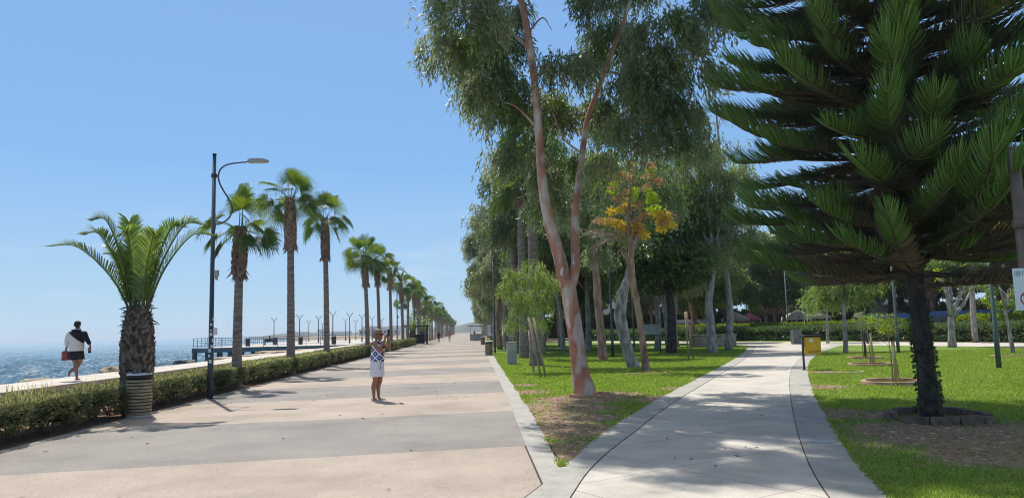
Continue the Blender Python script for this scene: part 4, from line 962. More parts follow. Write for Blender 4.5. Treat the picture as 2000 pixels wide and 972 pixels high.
while Y < 420:
    dup(big[rr.randrange(3)], (4.2+rr.uniform(-1.2, 1)+(Y-88)*.012, Y, 0), 'distant eucalyptus in the far part of the tree wall right of the promenade', rz=rr.uniform(0, 6), scale=rr.uniform(.85, 1.0), group='distant trees of the right tree wall')
    if Y < 250: dup(big[rr.randrange(3)], (10.5+rr.uniform(-1.5, 1.5), Y+4, 0), 'distant eucalyptus in the far part of the tree wall right of the promenade', rz=rr.uniform(0, 6), scale=rr.uniform(.9, 1.05), group='distant trees of the right tree wall')
    Y += 10
# thin tall eucalyptus against the sky in the gap
tall = [((dx, dy, z), (r_, r_, r_*.9)) for dx, dy, z, r_ in [(0, 0, 16.2, .7), (.6, .2, 14.9, .8), (-.7, 0, 14.2, .8), (.9, 0, 12.8, 1.0), (-.5, .3, 12.2, 1.0), (1.4, 0, 11.2, 1.0), (-1.4, 0, 10.5, 1.1), (.3, 0, 9.8, 1.2), (2.0, 0, 9.2, 1.1), (-2.0, 0, 8.4, 1.2), (.8, 0, 7.8, 1.3), (-.6, 0, 6.6, 1.3), (1.8, 0, 6.9, 1.1)]]
park_tree('eucalyptus_tree', (15.6, 44, 0), [(0, 0, -.1), (.2, 0, 3), (-.1, 0, 7), (.1, 0, 12), (0, 0, 16)], [.24, .2, .15, .09, .03], tall, 31, 'slender airy eucalyptus standing against the sky left of the pine', kw=dict(clumps=6, strands=6, per=7, L=.26, W=.05, hang=.9, spread=.35), lm=('eucleaf', 'eucpale'), forks=[([(0, 0, 6), (.6, 0, 8), (.9, 0, 10.5), (1.1, 0, 12.5)], [.08, .06, .04, .02]), ([(0, 0, 5), (-.8, 0, 7.5), (-1.2, 0, 10)], [.08, .06, .03])])
# dense round ficus behind the yellowing tree
fic = park_tree('ficus_tree', (11.4, 41.5, 0), [(0, 0, -.1), (.1, 0, 2), (0, 0, 4)], [.3, .24, .18], blobset(9, 16, (0, 0, 6.7), (3.6, 2.8, 2.1), 1.2, 1.7), 40, 'dense dark round-crowned tree directly behind the yellowing tree', bark='darkbark', lm=('ficus', 'ficus', 'midgreen'), style='leafy', kw=dict(clumps=30, per=46, L=.24, W=.14, cr=.5))
dup(fic, (9.0, 57, 0), 'dense dark round tree left of the yellowing tree, deep in the grove', 1.3, .9)
dup(fic, (21.5, 64, 0), 'dense dark tree behind the twin grey stems', 2.0, .9)
# park boundary trees
gx = park_tree('ficus_tree', (30.3, 74.2, 0), [(0, 0, -.1), (0, 0, 1.2), (.05, 0, 2.4)], [.2, .16, .13], blobset(12, 15, (0, 0, 6.0), (3.8, 3.4, 1.9), 1.2, 1.7), 41, 'small forked tree with pale bare limbs under a dense crown, in front of the hedge', bark='pinkbark', lm=('ficus', 'midgreen', 'ficus'), style='leafy', kw=dict(clumps=20, per=46, L=.28, W=.17, cr=.55),
        forks=[([(0, 0, 2.2), (a*.5, b*.5, 3.3), (a, b, 4.9)], [.09, .06, .03]) for a, b in [(-1.2, 0), (-.5, .3), (.3, -.3), (1.0, .1), (1.6, 0)]])
far_sp = [(16, 106), (23, 101), (30, 96), (37, 90), (26, 88), (43, 83), (34, 80), (40, 72), (49, 76), (46, 66), (44, 57), (52, 62), (50, 52), (57, 55), (49, 44), (55, 45), (52, 36), (60, 40), (10, 112), (19, 116), (36, 102), (48, 90),
          (27, 108), (33, 111), (42, 97), (54, 84), (58, 74), (61, 66), (64, 56), (66, 46), (64, 34), (22, 126), (30, 124), (40, 117), (50, 106), (58, 98), (66, 88), (70, 76), (74, 62), (56, 30), (45, 69), (50, 74), (55, 71), (47, 80), (60, 86), (52, 86)]
for i, (x, y) in enumerate(far_sp):
    dup((gx, fic)[i % 2], (x+.3*math.sin(i*5), y, 0), 'dark dense tree in the continuous belt behind the hedges', rz=i*2.1, scale=.95+.14*math.sin(i*3.3)**2+(.25 if i > 14 else 0)+(.3 if i > 21 else 0), group='dark trees of the belt behind the hedges')
# tall light crowns far right background seen through the pine
# yellowing tree
yo = Vector((6.2, 25.9, 0)); YY = 25.9
def yb(px, py, rp, dy=0): c = D(px, py, YY+dy)-yo; r_ = rp*YY/F; return (tuple(c), (r_, r_, r_*.85))
rng = np.random.default_rng(50); yr = thing('yellowing_tree', yo, 'thin pink-stemmed tree with yellow and rust coloured leaves and bare grey twigs', 'tree')
tb = MB(); limb(tb, rel([Vector((6.2, YY, -.1)), D(1258, 690, YY), D(1252, 640, YY), D(1244, 590, YY), D(1235, 545, YY), D(1232, 480, YY), D(1228, 420, YY), D(1232, 360, YY), D(1226, 310, YY)], yo), [.16, .12, .12, .115, .12, .09, .065, .045, .02], 6, 12, rng=rng, jit=.09)
for pts, r_ in [([D(1236, 560, YY), D(1225, 510, YY), D(1212, 490, YY), D(1218, 478, YY), D(1205, 460, YY), D(1180, 452, YY), D(1140, 462, YY)], .055), ([D(1234, 520, YY), D(1222, 495, YY), D(1208, 485, YY)], .05), ([D(1232, 480, YY), D(1245, 450, YY), D(1262, 425, YY), D(1290, 418, YY)], .035),
                ([D(1210, 470, YY), D(1190, 465, YY+.3), D(1150, 490, YY+.4)], .02), ([D(1205, 460, YY), D(1190, 445, YY-.3), D(1150, 455, YY-.4)], .02), ([D(1238, 470, YY), D(1240, 420, YY), D(1256, 380, YY)], .03), ([D(1262, 425, YY), D(1300, 410, YY), D(1320, 420, YY)], .02), ([D(1218, 478, YY), D(1205, 450, YY), D(1200, 420, YY)], .03)]:
    limb(tb, rel(pts, yo), lerp_r([r_, .008], len(pts)), 4, 6, rng=rng)
for k in range(26):
    a = D(rng.uniform(1150, 1210), rng.uniform(445, 470), YY+rng.uniform(-.4, .4)); b_ = a+Vector((rng.uniform(-.7, -.1), rng.uniform(-.3, .3), rng.uniform(-.55, .1))); tb.tube(rel([D(1208, 465, YY), a, b_], yo), [.014, .009, .004], 4, 1, False)
tb.build('trunk', ['pinkbark', 'drybark'], yr)
cr = MB(); k_ = dict(clumps=22, per=80, L=.12, W=.05, cr=.20)
leafy_crown(cr, [yb(1190, 425, 30), yb(1210, 400, 24, .2), yb(1300, 440, 16), yb(1215, 440, 20), yb(1255, 450, 16), yb(1285, 425, 18)], rng, mis=(0, 0, 1), **k_)
leafy_crown(cr, [yb(1222, 340, 22), yb(1180, 370, 24, .3), yb(1210, 370, 20), yb(1260, 410, 20), yb(1262, 330, 14), yb(1300, 420, 14), yb(1240, 440, 14), yb(1190, 345, 20, .2), yb(1240, 310, 16), yb(1275, 365, 16)], rng, mis=(1, 1, 2), **{**k_, 'per': 55})
leafy_crown(cr, [yb(1255, 385, 26, .2), yb(1275, 400, 18, .4)], rng, mis=(2,), **k_)
cr.build('crown', ['yellow', 'rust', 'lime'], yr)
# the bent pale grey trunk
go = Vector((6.3, 28.4, 0)); GY = 28.4
park_tree('eucalyptus_tree', go, rel([Vector((6.35, GY, -.1)), D(1225, 680, GY), D(1212, 620, GY), D(1216, 575, GY), D(1226, 540, GY), D(1240, 470, GY)], go), [.27, .21, .24, .21, .14, .07],
          [(tuple(D(a, b_, GY+c)-go), (r_*GY/F,)*3) for a, b_, c, r_ in [(1240, 440, .5, 35), (1200, 400, 1.2, 45), (1290, 380, 1.5, 50), (1250, 340, 1.5, 55), (1180, 320, 2, 50), (1300, 300, 2, 50)]], 51,
          'crooked pale grey trunk with a bulge, leaning left beside the yellowing tree', kw=dict(clumps=26, strands=12, per=9, L=.2, W=.045, hang=.9, spread=.28))
# trunks between
def slim(name, px, Y, pts, rads, blobs, seed, label, bark='greybark', lm=('eucdark', 'eucleaf'), kw=None, style='droop'):
    o = P(px[0], px[1]); o.z = 0; Y = o.y
    tp = [tuple(Vector((0, 0, -.1)))] + rel([D(a, b_, Y) for a, b_ in pts], o)
    bl = [(tuple(D(a, b_, Y+c)-o), (r_*Y/F,)*3) for a, b_, c, r_ in blobs]
    return park_tree(name, o, tp, rads, bl, seed, label, bark, lm, style, kw=kw or dict(clumps=22, strands=16, per=8, L=.22, W=.055, hang=.65, spread=.25))
slim('eucalyptus_tree', (1178, 701), 37, [(1174, 650), (1168, 590), (1165, 545), (1160, 470)], [.25, .2, .2, .19, .1], [(1160, 430, 0, 45), (1120, 400, .5, 45), (1180, 380, 1, 45), (1140, 340, 1, 45), (1170, 500, .8, 28)], 52, 'eucalyptus with a flaking straight trunk just right of the big salmon one', 'pinkbark')
slim('eucalyptus_tree', (1100, 686), 51, [(1097, 640), (1092, 590), (1080, 555), (1068, 500)], [.2, .15, .14, .13, .07], [(1060, 470, 0, 35), (1080, 430, 1, 40), (1040, 440, -.5, 35), (1075, 380, 0, 35)], 53, 'thin curved pale trunk seen left of the big salmon eucalyptus')
slim('eucalyptus_tree', (1392, 690), 40, [(1388, 640), (1384, 590), (1388, 560), (1395, 500)], [.3, .25, .22, .2, .12], [(1395, 500, 0, 30), (1370, 470, .5, 35), (1430, 480, .5, 35), (1400, 420, 1, 45), (1440, 430, 1, 40), (1360, 400, 1, 45), (1400, 350, 1, 45), (1350, 330, 1, 40), (1440, 350, .5, 35), (1390, 300, 0, 35)], 54, 'stout grey double-stemmed eucalyptus in front of the stone planter', 'greybark', ('eucdark', 'eucpale', 'eucleaf'))
slim('eucalyptus_tree', (1307, 686), 45, [(1303, 640), (1297, 590), (1292, 560), (1285, 500)], [.2, .17, .16, .14, .08], [(1280, 480, 0, 30), (1310, 500, .5, 30), (1330, 460, .5, 35)], 55, 'pale slim trunk left of the small stakes, beside a darker one')
slim('eucalyptus_tree', (1617, 670), 54, [(1616, 640), (1614, 600), (1612, 570)], [.12, .1, .09, .05], [(1600, 575, 0, 22), (1625, 565, 0, 22), (1585, 590, 0, 16), (1612, 550, 0, 22), (1640, 580, 0, 18)], 56, 'small weeping tree with pale green foliage right of the yellow bin', lm=('eucpale', 'eucpale', 'midgreen'))
slim('slender_tree', (1652, 688), 37, [(1650, 640), (1647, 590), (1645, 550), (1640, 500)], [.13, .1, .09, .07, .04], [(1640, 560, 0, 24), (1665, 575, 0, 20), (1620, 570, .5, 20), (1650, 530, 0, 25), (1690, 560, .5, 22), (1710, 545, .5, 20)], 57, 'slender straight tree behind the first ring planter', lm=('eucpale', 'midgreen'))
slim('forked_tree', (1860, 678), 40, [(1858, 640), (1857, 618)], [.24, .17, .16], [(1830, 540, 1, 34), (1870, 520, 0, 40), (1905, 545, 1, 32), (1850, 500, .5, 36), (1900, 500, 0, 34)], 58, 'smooth pale forked tree right of the dark pine trunk', lm=('midgreen', 'ficus'), style='leafy', kw=dict(clumps=12, per=50, L=.16, W=.09, cr=.35))
slim('slender_tree', (1980, 690), 31, [(1970, 640), (1962, 600), (1950, 550)], [.10, .07, .06, .03], [(1950, 560, 0, 18), (1975, 575, 0, 18), (1935, 590, .3, 12), (1990, 555, 0, 18), (1960, 600, .2, 12), (1960, 530, 0, 20), (1995, 600, 0, 10)], 59, 'leaning thin tree with bright yellow-green leaves at the right edge', lm=('lime', 'midgreen'), style='leafy', kw=dict(clumps=22, per=40, L=.12, W=.08, cr=.22))
# sunlit lime tree seen under the pine crown at right
slim('lime_leaved_tree', (1905, 668), 48, [(1900, 600), (1898, 520), (1900, 450)], [.2, .17, .13, .08], [(1900, 440, 0, 30), (1930, 450, 0, 26), (1870, 445, 0, 26), (1955, 440, 0, 26), (1830, 530, 0, 16)], 60, 'sunlit lime-green tree top showing through the gap below the pine boughs', lm=('lime',), style='leafy', kw=dict(clumps=14, per=50, L=.16, W=.10, cr=.35))
# young tree with stakes
yo2 = P(1042, 728); yo2.z = 0; TY = yo2.y
park_tree('young_tree', yo2, rel([yo2+Vector((0, 0, -.1)), D(1040, 660, TY), D(1034, 620, TY), D(1030, 580, TY)], yo2), [.04, .035, .03, .02],
          [(tuple(D(a, b_, TY+c)-yo2), (r_*TY/F, r_*TY/F, r_*TY/F*.8)) for a, b_, c, r_ in [(1010, 545, 0, 24), (1045, 540, .3, 26), (1035, 575, -.3, 28), (1000, 575, .2, 20), (1065, 565, 0, 20), (1020, 600, 0, 20), (985, 555, 0, 12), (1060, 595, .2, 16), (1080, 545, 0, 12), (1008, 618, .1, 16), (1048, 622, -.1, 15), (1005, 525, 0, 14), (1040, 518, .2, 16)]], 61,
          'young bright green weeping tree tied between wooden stakes near the promenade kerb', bark='greybark', lm=('eucpale', 'eucpale', 'midgreen'), kw=dict(clumps=48, strands=14, per=10, L=.13, W=.024, hang=.45, spread=.13))
def stakes(c, h, sp, label, name='tree_stakes', m_='wood', r_=.035):
    rt = thing(name, c, label, 'tree stakes')
    for (x, y, tx, ty) in sp: b = MB(); b.tube([(x, y, -.05), (tx, ty, h)], r_, 8); b.build('stake', m_, rt)
    b = MB(); b.tube([(sp[0][0]*.6+sp[0][2]*.4, sp[0][1], h*.45), (sp[1][0]*.6+sp[1][2]*.4, sp[1][1], h*.45)], .02, 6); b.build('tie', m_, rt)
q = P(1060, 738); stakes((q.x, q.y, 0), 1.95, [(-.05, 0, -.38, .1), (.12, .1, -.22, .25)], 'pair of leaning wooden stakes holding the young weeping tree')
q = P(1350, 703); stakes((q.x, q.y, 0), 2.2, [(-.1, 0, -.15, .1), (.15, .1, -.05, .2)], 'pair of thin stakes on the lawn left of the double-stemmed tree')

# ------------------------------------------------------------------ the Norfolk pine
PX, PY_ = 7.23, 11.4
pr = thing('norfolk_pine', (PX, PY_, 0), 'huge dark Norfolk Island pine with tiered boughs and upturned bright tips', 'tree')
rng = np.random.default_rng(77); tb = MB()
nn = 40; zz = np.linspace(-.1, 12, nn)
lean_ = lambda z: np.array((-.045*z, .0*z, 0))
tb.tube([lean_(z)+np.array((0, 0, z)) for z in zz], np.interp(zz, [0, .5, 2.5, 5, 12], [.19, .14, .125, .10, .03])*(1+.05*np.sin(zz*14)), 16, 0, True, True, .09, rng)
iv = MB(); n_ = 420; a = rng.uniform(0, 6.28, n_); z = rng.uniform(0.02, 1.6, n_)**1.0; pos = np.stack([np.cos(a)*.145-.045*z, np.sin(a)*.145, z], 1)
leaves(iv, pos, unit(np.stack([np.cos(a), np.sin(a), rng.uniform(-.8, .6, n_)], 1)), rng.uniform(.04, .08, n_), .05, rng)
cr = MB()
def bough(c0, az, Lb, rise, tipup, seed, z0):
    rng = np.random.default_rng(seed); ns = 30; hueb = rng.random(); roll = rng.normal()*.28; thin = rng.uniform(.8, 1.0);  t = np.linspace(0, 1, ns); hd = np.array((math.cos(az), math.sin(az), 0))
    side0 = np.array((-hd[1], hd[0], 0)); bend = rng.normal()*.17
    C = np.asarray(c0)+hd*(t*Lb)[:, None]+side0*(bend*Lb*t*t)[:, None]+np.array((0, 0, 1.0))*(Lb*(rise*t + tipup*t**4.5))[:, None]
    tb.tube(C, np.interp(t, [0, 1], [.042, .008]), 5, 1, False)
    T = unit(np.gradient(C, axis=0)); sp = .0235; nb = int(Lb*1.06/sp); tt = np.linspace(.12, 1.0, nb)
    for sg in (-1, 1, 2):
        m_ = len(tt); jt = np.clip(tt + rng.normal(size=m_)*.006, 0, 1)
        if sg == 2: jt = jt[tt > .3]; m_ = len(jt)
        cc = np.stack([np.interp(jt, t, C[:, k]) for k in range(3)], 1); TT = unit(np.stack([np.interp(jt, t, T[:, k]) for k in range(3)], 1))
        S = unit(np.cross(TT, np.array((0, 0, 1.0)))); U = np.cross(S, TT); S, U = S*math.cos(roll)+U*math.sin(roll), U*math.cos(roll)-S*math.sin(roll)
        ll = np.interp(jt, [0, .3, .7, .93, 1], [.24, .34, .34, .29, .21])*rng.uniform(.7, 1.15, m_)*min(1.1, .5+Lb*.2)*thin
        sgn = np.full(m_, float(sg)) if sg != 2 else rng.uniform(-.5, .5, m_)
        fwd = np.interp(jt, [0, .7, .9, 1], [.45, .55, .8, 1.35])
        d0 = unit(S*sgn[:, None] + TT*fwd[:, None] + U*.06*(1 if sg != 2 else 5) + rng.normal(size=cc.shape)*.085)
        K = 5; k = np.linspace(0, 1, K)
        curl = np.interp(jt, [0, .35, .6, .85, 1], [-.05, .12, .38, .60, .7])
        up_ = np.array((0, 0, 1.0))
        pts = cc[:, None, :] + d0[:, None, :]*(ll[:, None]*k)[..., None] + up_*(ll[:, None]*curl[:, None]*k**2)[..., None] + TT[:, None, :]*(ll[:, None]*.34*k**2)[..., None]
        rad = .0088*np.array((.8, 1, 1, .9, .35))
        tg = unit(np.gradient(pts, axis=1)); u = unit(np.cross(tg, up_+.01)); w = np.cross(tg, u)
        ring = [pts + (u*math.cos(q_)+w*math.sin(q_))*rad[None, :, None] for q_ in (0, 2.094, 4.189)]
        V = np.stack(ring, 2)  # m,K,3,3
        base = (np.arange(m_)*K*3)[:, None, None, None]; kk = (np.arange(K-1)*3)[None, :, None, None]; jj = np.arange(3)[None, None, :, None]; j2 = (jj+1) % 3
        fcs = np.concatenate([base+kk+jj, base+kk+j2, base+kk+3+j2, base+kk+3+jj], -1).reshape(-1, 4)
        # colour by age: dry in the inner lower boughs, fresh at the tips
        fresh = (jt > rng.normal(size=m_)*.05+.74); dry = (jt < np.interp(z0, [2.2, 3.6, 5.2], [.80, .55, .2])) & (rng.random(m_) < .8)
        cls = np.where(fresh, 1, np.where(dry, 2, np.where(rng.random(m_) < hueb*.9, 3, 0))); per = (K-1)*3
        off = cr.n; first = True
        cls_f = np.repeat(cls, per)
        cr.v.append(V.reshape(-1, 3).astype(np.float32)); cr.n += m_*K*3
        for c_ in (0, 1, 2, 3):
            q_ = fcs[cls_f == c_]
            if len(q_): cr.f.append((q_+off, c_, True))
z = 2.33; sd_ = 100; wi = 0
while z < 11.6:
    nbw = 8 if z < 6.5 else 6
    for k in range(nbw):
        az = wi*.47+k*2*math.pi/nbw+rng.normal()*.14
        Lb = np.interp(z, [2.4, 3.2, 7.5, 12], [2.9, 3.15, 3.0, 1.3])*rng.uniform(.78, 1.08)
        if rng.random() < .04 and z > 3: continue
        if math.cos(az-math.pi) > .25: Lb *= 1-.17*math.cos(az-math.pi)
        bough(lean_(z)+np.array((0, 0, z+rng.normal()*.09)), az, Lb, np.interp(z, [2.4, 3.2, 6, 10], [-.06, -.06, -.03, .15])+rng.normal()*.055, rng.uniform(.05, .15), sd_, z); sd_ += 1
        if k % 2: bough(lean_(z)+np.array((0, 0, z+.17)), az+.35, Lb*rng.uniform(.45, .75), rng.normal()*.08, rng.uniform(.0, .15), sd_+900, min(z, 3.6))
    z += .32; wi += 1
for px_, py_, dy in [(1850, 70, -2.5), (1720, 190, -2.2), (1760, 340, -2.6), (1945, 275, -3.0), (1600, 25, -1.4), (1990, 330, -3.5), (2040, 300, -3.4), (1960, 90, -2.0), (1500, 130, -.6)]:
    tip = D(px_, py_, PY_+dy)-Vector((PX, PY_, 0)); az = math.atan2(tip.y, tip.x); Lb = math.hypot(tip.x, tip.y)
    z0 = tip.z-.16*Lb; bough(lean_(z0)+np.array((0, 0, z0)), az, Lb, .02, .15, sd_, 6); sd_ += 1
cr.build('crown', ['pine', 'pinetip', 'pinedry', 'pineold'], pr)
tb.build('trunk', ['darkbark', 'twigbark'], pr)
tag(link('ivy', iv.mesh('ivy', 'ficus'), pr))
rk = [(200+k*31, 200+k*31+28.5) for k in range(11)]
edging('tree_ring', (PX+.03, PY_-.08), rk, .68, 'block', 'ring of dark stone blocks round the foot of the Norfolk pine', .13, .15, .02)

# ------------------------------------------------------------------ saplings with rings
def sapling(px, py, h, label, ringlab, seed, m_='palewood', ring_r=.72, tops=True):
    q = P(px, py); rng = np.random.default_rng(seed); rt = thing('sapling', (q.x, q.y, 0), label, 'sapling')
    b = MB(); b.tube([(0, 0, 0), (-.01, 0, h*.45), (-.05, 0, h)], [.018, .014, .008], 6)
    for k in range(9): a = rng.uniform(0, 6.28); z0 = h*rng.uniform(.62, 1); b.tube([(-.04, 0, z0), (.12*math.cos(a), .12*math.sin(a), z0+.08), (.36*math.cos(a), .3*math.sin(a), z0+.18)], [.008, .006, .003], 4)
    b.build('stem', 'greybark', rt); c = MB(); leafy_crown(c, [((.15*math.cos(k*2.4), .15*math.sin(k*2.4), h*(.85+.08*k)), (.22, .2, .12)) for k in range(4)], rng, clumps=120, per=16, L=.09, W=.035, cr=.12, mis=(0, 1), shell=.2)
    c.build('leaves', ['lime', 'midgreen'], rt)
    st = thing('support_stake', (q.x+.06, q.y-.05, 0), label.replace('sapling', 'stake of the sapling'), 'stake'); b = MB(); b.tube([(0, 0, 0), (-.02, 0, h*.72)], .04, 10); b.build('stake', m_, st); b = MB(); b.tube([(.12, .05, 0), (.02, .03, h*.55)], .012, 6); b.build('brace', 'wood', st)
    edging('tree_ring', (q.x+.05, q.y), [(0, 119), (120, 239), (240, 359)], ring_r, 'terra', ringlab, .10, .14, .0, 'planting ring')
sapling(1745, 750, 1.45, 'nearest sapling with drooping yellow-green leaves, left of the pine trunk', 'nearest terracotta planting ring, beside the pine trunk', 1)
sapling(1701, 714, 1.6, 'middle sapling with a pale stake on the right lawn', 'middle terracotta planting ring on the right lawn', 2)
sapling(1687, 701, 1.7, 'farthest sapling on a thin dark stake on the right lawn', 'farthest small planting ring on the right lawn', 3, 'darkbark', .6)
q = P(1632, 727); edging('tree_ring', (q.x, q.y, 0), [(200, 340)], .75, 'kerb', 'empty half ring of grey edging at the path kerb near the yellow bin', .05, .12, 0, 'planting ring')
q = P(1985, 696); edging('tree_ring', (q.x, q.y, 0), [(0, 119), (120, 239), (240, 359)], .8, 'terra', 'flat planting ring round the thin leaning tree at the right edge', .06, .12, 0, 'planting ring')
q = P(1262, 729); edging('tree_ring', (q.x, q.y, 0), [(190, 235), (300, 345), (30, 80)], .7, 'terra', 'broken low edging round the yellowing tree', .06, .1, 0, 'planting ring')

# ------------------------------------------------------------------ bins, cabinets, planter
def round_bin(loc, label, s=1.0):
    rt = thing('round_bin', loc, label, 'litter bin', scale=s); b = MB(); b.tube([(0, 0, .06), (0, 0, .80)], .215, 20); b.build('inner_can', 'black', rt)
    sl_ = MB()
    for k in range(11):
        z0 = .06+k*.064; n = 28
        sl_.tube([(0, 0, z0), (0, 0, z0+.006), (0, 0, z0+.044), (0, 0, z0+.05)], [.232, .245, .245, .232], n, 0, True, False)
    sl_.build('slats', 'slat', rt); r2 = MB(); r2.tube([(0, 0, .775), (0, 0, .785), (0, 0, .835), (0, 0, .84)], [.235, .255, .255, .22], 24); r2.build('rim', 'black', rt)
    b = MB(); n = 24; rng = np.random.default_rng(4); v = []
    for k in range(n): a = k*2*math.pi/n; j = rng.uniform(.0, .035); v += [(.24*math.cos(a), .24*math.sin(a), .842), (.23*math.cos(a), .23*math.sin(a), .858+j), (.17*math.cos(a), .17*math.sin(a), .846)]
    b.add(v, [(k*3, ((k+1) % n)*3, ((k+1) % n)*3+1, k*3+1) for k in range(n)]+[(k*3+1, ((k+1) % n)*3+1, ((k+1) % n)*3+2, k*3+2) for k in range(n)]+[tuple(k*3+2 for k in range(n))], 0, True); b.build('liner', 'liner', rt)
    b = MB(); b.tube([(0, 0, 0), (0, 0, .07)], [.26, .22], 20); b.build('foot', 'kerb', rt)
    return rt
q = P(270, 815); rb = round_bin((q.x, q.y, .004), 'round slatted litter bin with a white liner in front of the date palm')
q = P(955, 694); dup(rb, (q.x, q.y, .015), 'round brown slatted litter bin at the end of the white kerb')
q = P(943, 673); dup(rb, (q.x, q.y, .015), 'farther round litter bin beside the promenade, behind the brown slatted one')
def cabinet(loc, w, d, h, label, m_='cab', rz=0):
    rt = thing('utility_cabinet', loc, label, 'utility cabinet', rz); b = MB(); b.box(-w/2, w/2, -d/2, d/2, .06, h, 0, .012); b.build('body', m_, rt)
    b = MB(); b.box(-w/2-.015, w/2+.015, -d/2-.015, d/2+.015, h+.001, h+.035, 0, .01); b.build('lid', m_, rt); b = MB(); b.box(-w/2+.02, w/2-.02, -d/2+.02, d/2-.02, -.02, .058); b.build('plinth', 'kerb', rt)
    b = MB(); b.box(-w/2+.03, w/2-.03, -d/2-.006, -d/2-.001, .10, h-.05); dr = b.build('door', m_, rt); b = MB(); b.box(w/2-.08, w/2-.06, -d/2-.02, -d/2-.007, h*.5, h*.5+.09); b.build('handle', 'black', dr)
q = P(1000, 712); cabinet((q.x, q.y, 0), .44, .3, .98, 'pale grey utility cabinet on the lawn beside the promenade kerb')
q = P(965, 672); cabinet((q.x+.3, q.y, 0), .6, .4, 1.2, 'small distant grey cabinet beyond the round bins')
q = P(1556, 672); cabinet((q.x, q.y, 0), .66, .45, 1.05, 'dark grey cabinet at the end of the path left of the yellow bin', 'cabdark')
# yellow bin on a post
q = P(1571, 723); rt = thing('yellow_bin', (q.x, q.y, 0), 'yellow rectangular bin with a black lid on a dark post beside the path', 'litter bin')
b = MB(); b.tube([(0, 0, 0), (0, 0, 1.13)], .035, 10); b.box(-.08, .08, -.06, .06, .012, .025); b.build('post', 'lamp', rt)
b = MB(); v = []; bx = [(.06, -.16), (.54, -.16), (.54, .16), (.06, .16)]
for z_, k in ((.52, .03), (.56, .0), (1.08, .0)): v += [(.3+(x-.3)*(1-k), y*(1-k), z_) for x, y in bx]
b.add(v, [(3, 2, 1, 0), (8, 9, 10, 11)]+[(r_*4+j, r_*4+(j+1) % 4, (r_+1)*4+(j+1) % 4, (r_+1)*4+j) for r_ in (0, 1) for j in range(4)]); b.build('box', 'yellowp', rt)
b = MB(); b.box(-.06, .60, -.20, .20, 1.082, 1.10, 0, .006); b.box(-.04, .57, -.17, .17, 1.102, 1.15, 0, .02); b.build('lid', 'black', rt)
b = MB(); b.box(.16, .28, -.168, -.163, .92, 1.04); b.build('sticker', 'signwhite', rt); b = MB(); b.box(.10, .5, -.166, -.163, .60, .62); b.build('seam', 'black', rt)
# stone planter
q0, q1 = P(1358, 677), P(1414, 674)
rt = thing('stone_planter', (q0.x+1.4, q0.y+.6, 0), 'low square stone planter block behind the double-stemmed tree', 'planter')
b = MB(); b.box(-1.4, 1.7, -.6, .9, 0, .78, 0, .02); b.build('block', 'stone', rt); b = MB(); b.box(-1.46, 1.76, -.66, .96, .782, .87, 0, .02); b.build('coping', 'stone', rt)
# drain covers on the kerb
for px_, py_, lab in ((1602, 862, 'round metal drain cover in the right kerb of the path, nearer one'), (1571, 753, 'small round cover in the right kerb of the path, farther one')):
    q = P(px_, py_); b = MB(); b.tube([(0, 0, 0), (0, 0, .006)], .20 if py_ > 800 else .13, 20); b.tube([(0, 0, .0065), (0, 0, .009)], .15 if py_ > 800 else .09, 18)
    o = b.build('drain_cover', 'cab'); o.location = (q.x, q.y, .0155); tag(o, lab, 'drain cover')

# ------------------------------------------------------------------ sign post at the right edge
q = D(1989, 430, 8.0); rt = thing('sign_post', (q.x+.02, 8.0, 0), 'brownish steel post with a clamp at the right edge, in front of the pine', 'sign post')
b = MB(); b.tube([(0, 0, 0), (0, 0, 3.5)], .062, 14); b.build('pole', 'post', rt); b = MB(); b.tube([(0, 0, 2.56), (0, 0, 2.66)], .080, 14); b.box(.06, .15, -.025, .025, 2.57, 2.65); b.build('clamp', 'post', rt)
sg = thing('park_sign', (q.x+.02, 8.0, 0), 'white park rules sign with round emblem and red prohibition circle on the post', 'sign')
x0 = D(1981, 565, 7.92).x-(q.x+.02); zt = D(1985, 524, 7.92).z; zb = D(1985, 606, 7.92).z
b = MB(); b.box(x0, x0+.70, -.095, -.075, zb, zt); b.build('panel', 'signwhite', sg)
def disc(mb, cx, cz, r0, r1, y, n=28):
    v = []; 
    for k in range(n): a = k*2*math.pi/n; v += [(cx+r1*math.cos(a), y, cz+r1*math.sin(a)), (cx+r0*math.cos(a), y, cz+r0*math.sin(a))]
    mb.add(v, [(2*k, 2*k+1, 2*((k+1) % n)+1, 2*((k+1) % n)) for k in range(n)])
b = MB(); ex, ez = x0+.047, zt-.057; disc(b, ex, ez, .030, .037, -.0965); disc(b, ex, ez, 0.008, .023, -.0965)
for k in range(4): b.box(ex-.025, ex+.025, -.0968, -.0964, ez-.014+k*.009, ez-.0125+k*.009)
b.build('emblem', 'cab', sg)
def text(body, size, loc, m_, parent, name='lettering'):
    cu = bpy.data.curves.new(name, 'FONT'); cu.body = body; cu.size = size; cu.extrude = .0006
    tmp = bpy.data.objects.new(name, cu); COL.objects.link(tmp); dg = bpy.context.evaluated_depsgraph_get(); me = bpy.data.meshes.new_from_object(tmp.evaluated_get(dg)); bpy.data.objects.remove(tmp)
    me.materials.clear(); me.materials.append(MT[m_]); o = link(name, me, parent); o.location = loc; o.rotation_euler = (R(90), 0, 0); return o
text('\u03a0\u0391\u03a1\u039a\u039f', .064, (x0+.095, -.0965, zt-.079), 'signink', sg)
cx_, cz_ = x0+.127, zb+.127
b = MB(); disc(b, cx_, cz_, .064, .079, -.0965); b.add([(cx_-.053, -.0968, cz_+.043), (cx_-.043, -.0968, cz_+.053), (cx_+.053, -.0968, cz_-.043), (cx_+.043, -.0968, cz_-.053)], [(0, 3, 2, 1)]); b.build('prohibition_ring', 'signred', sg)
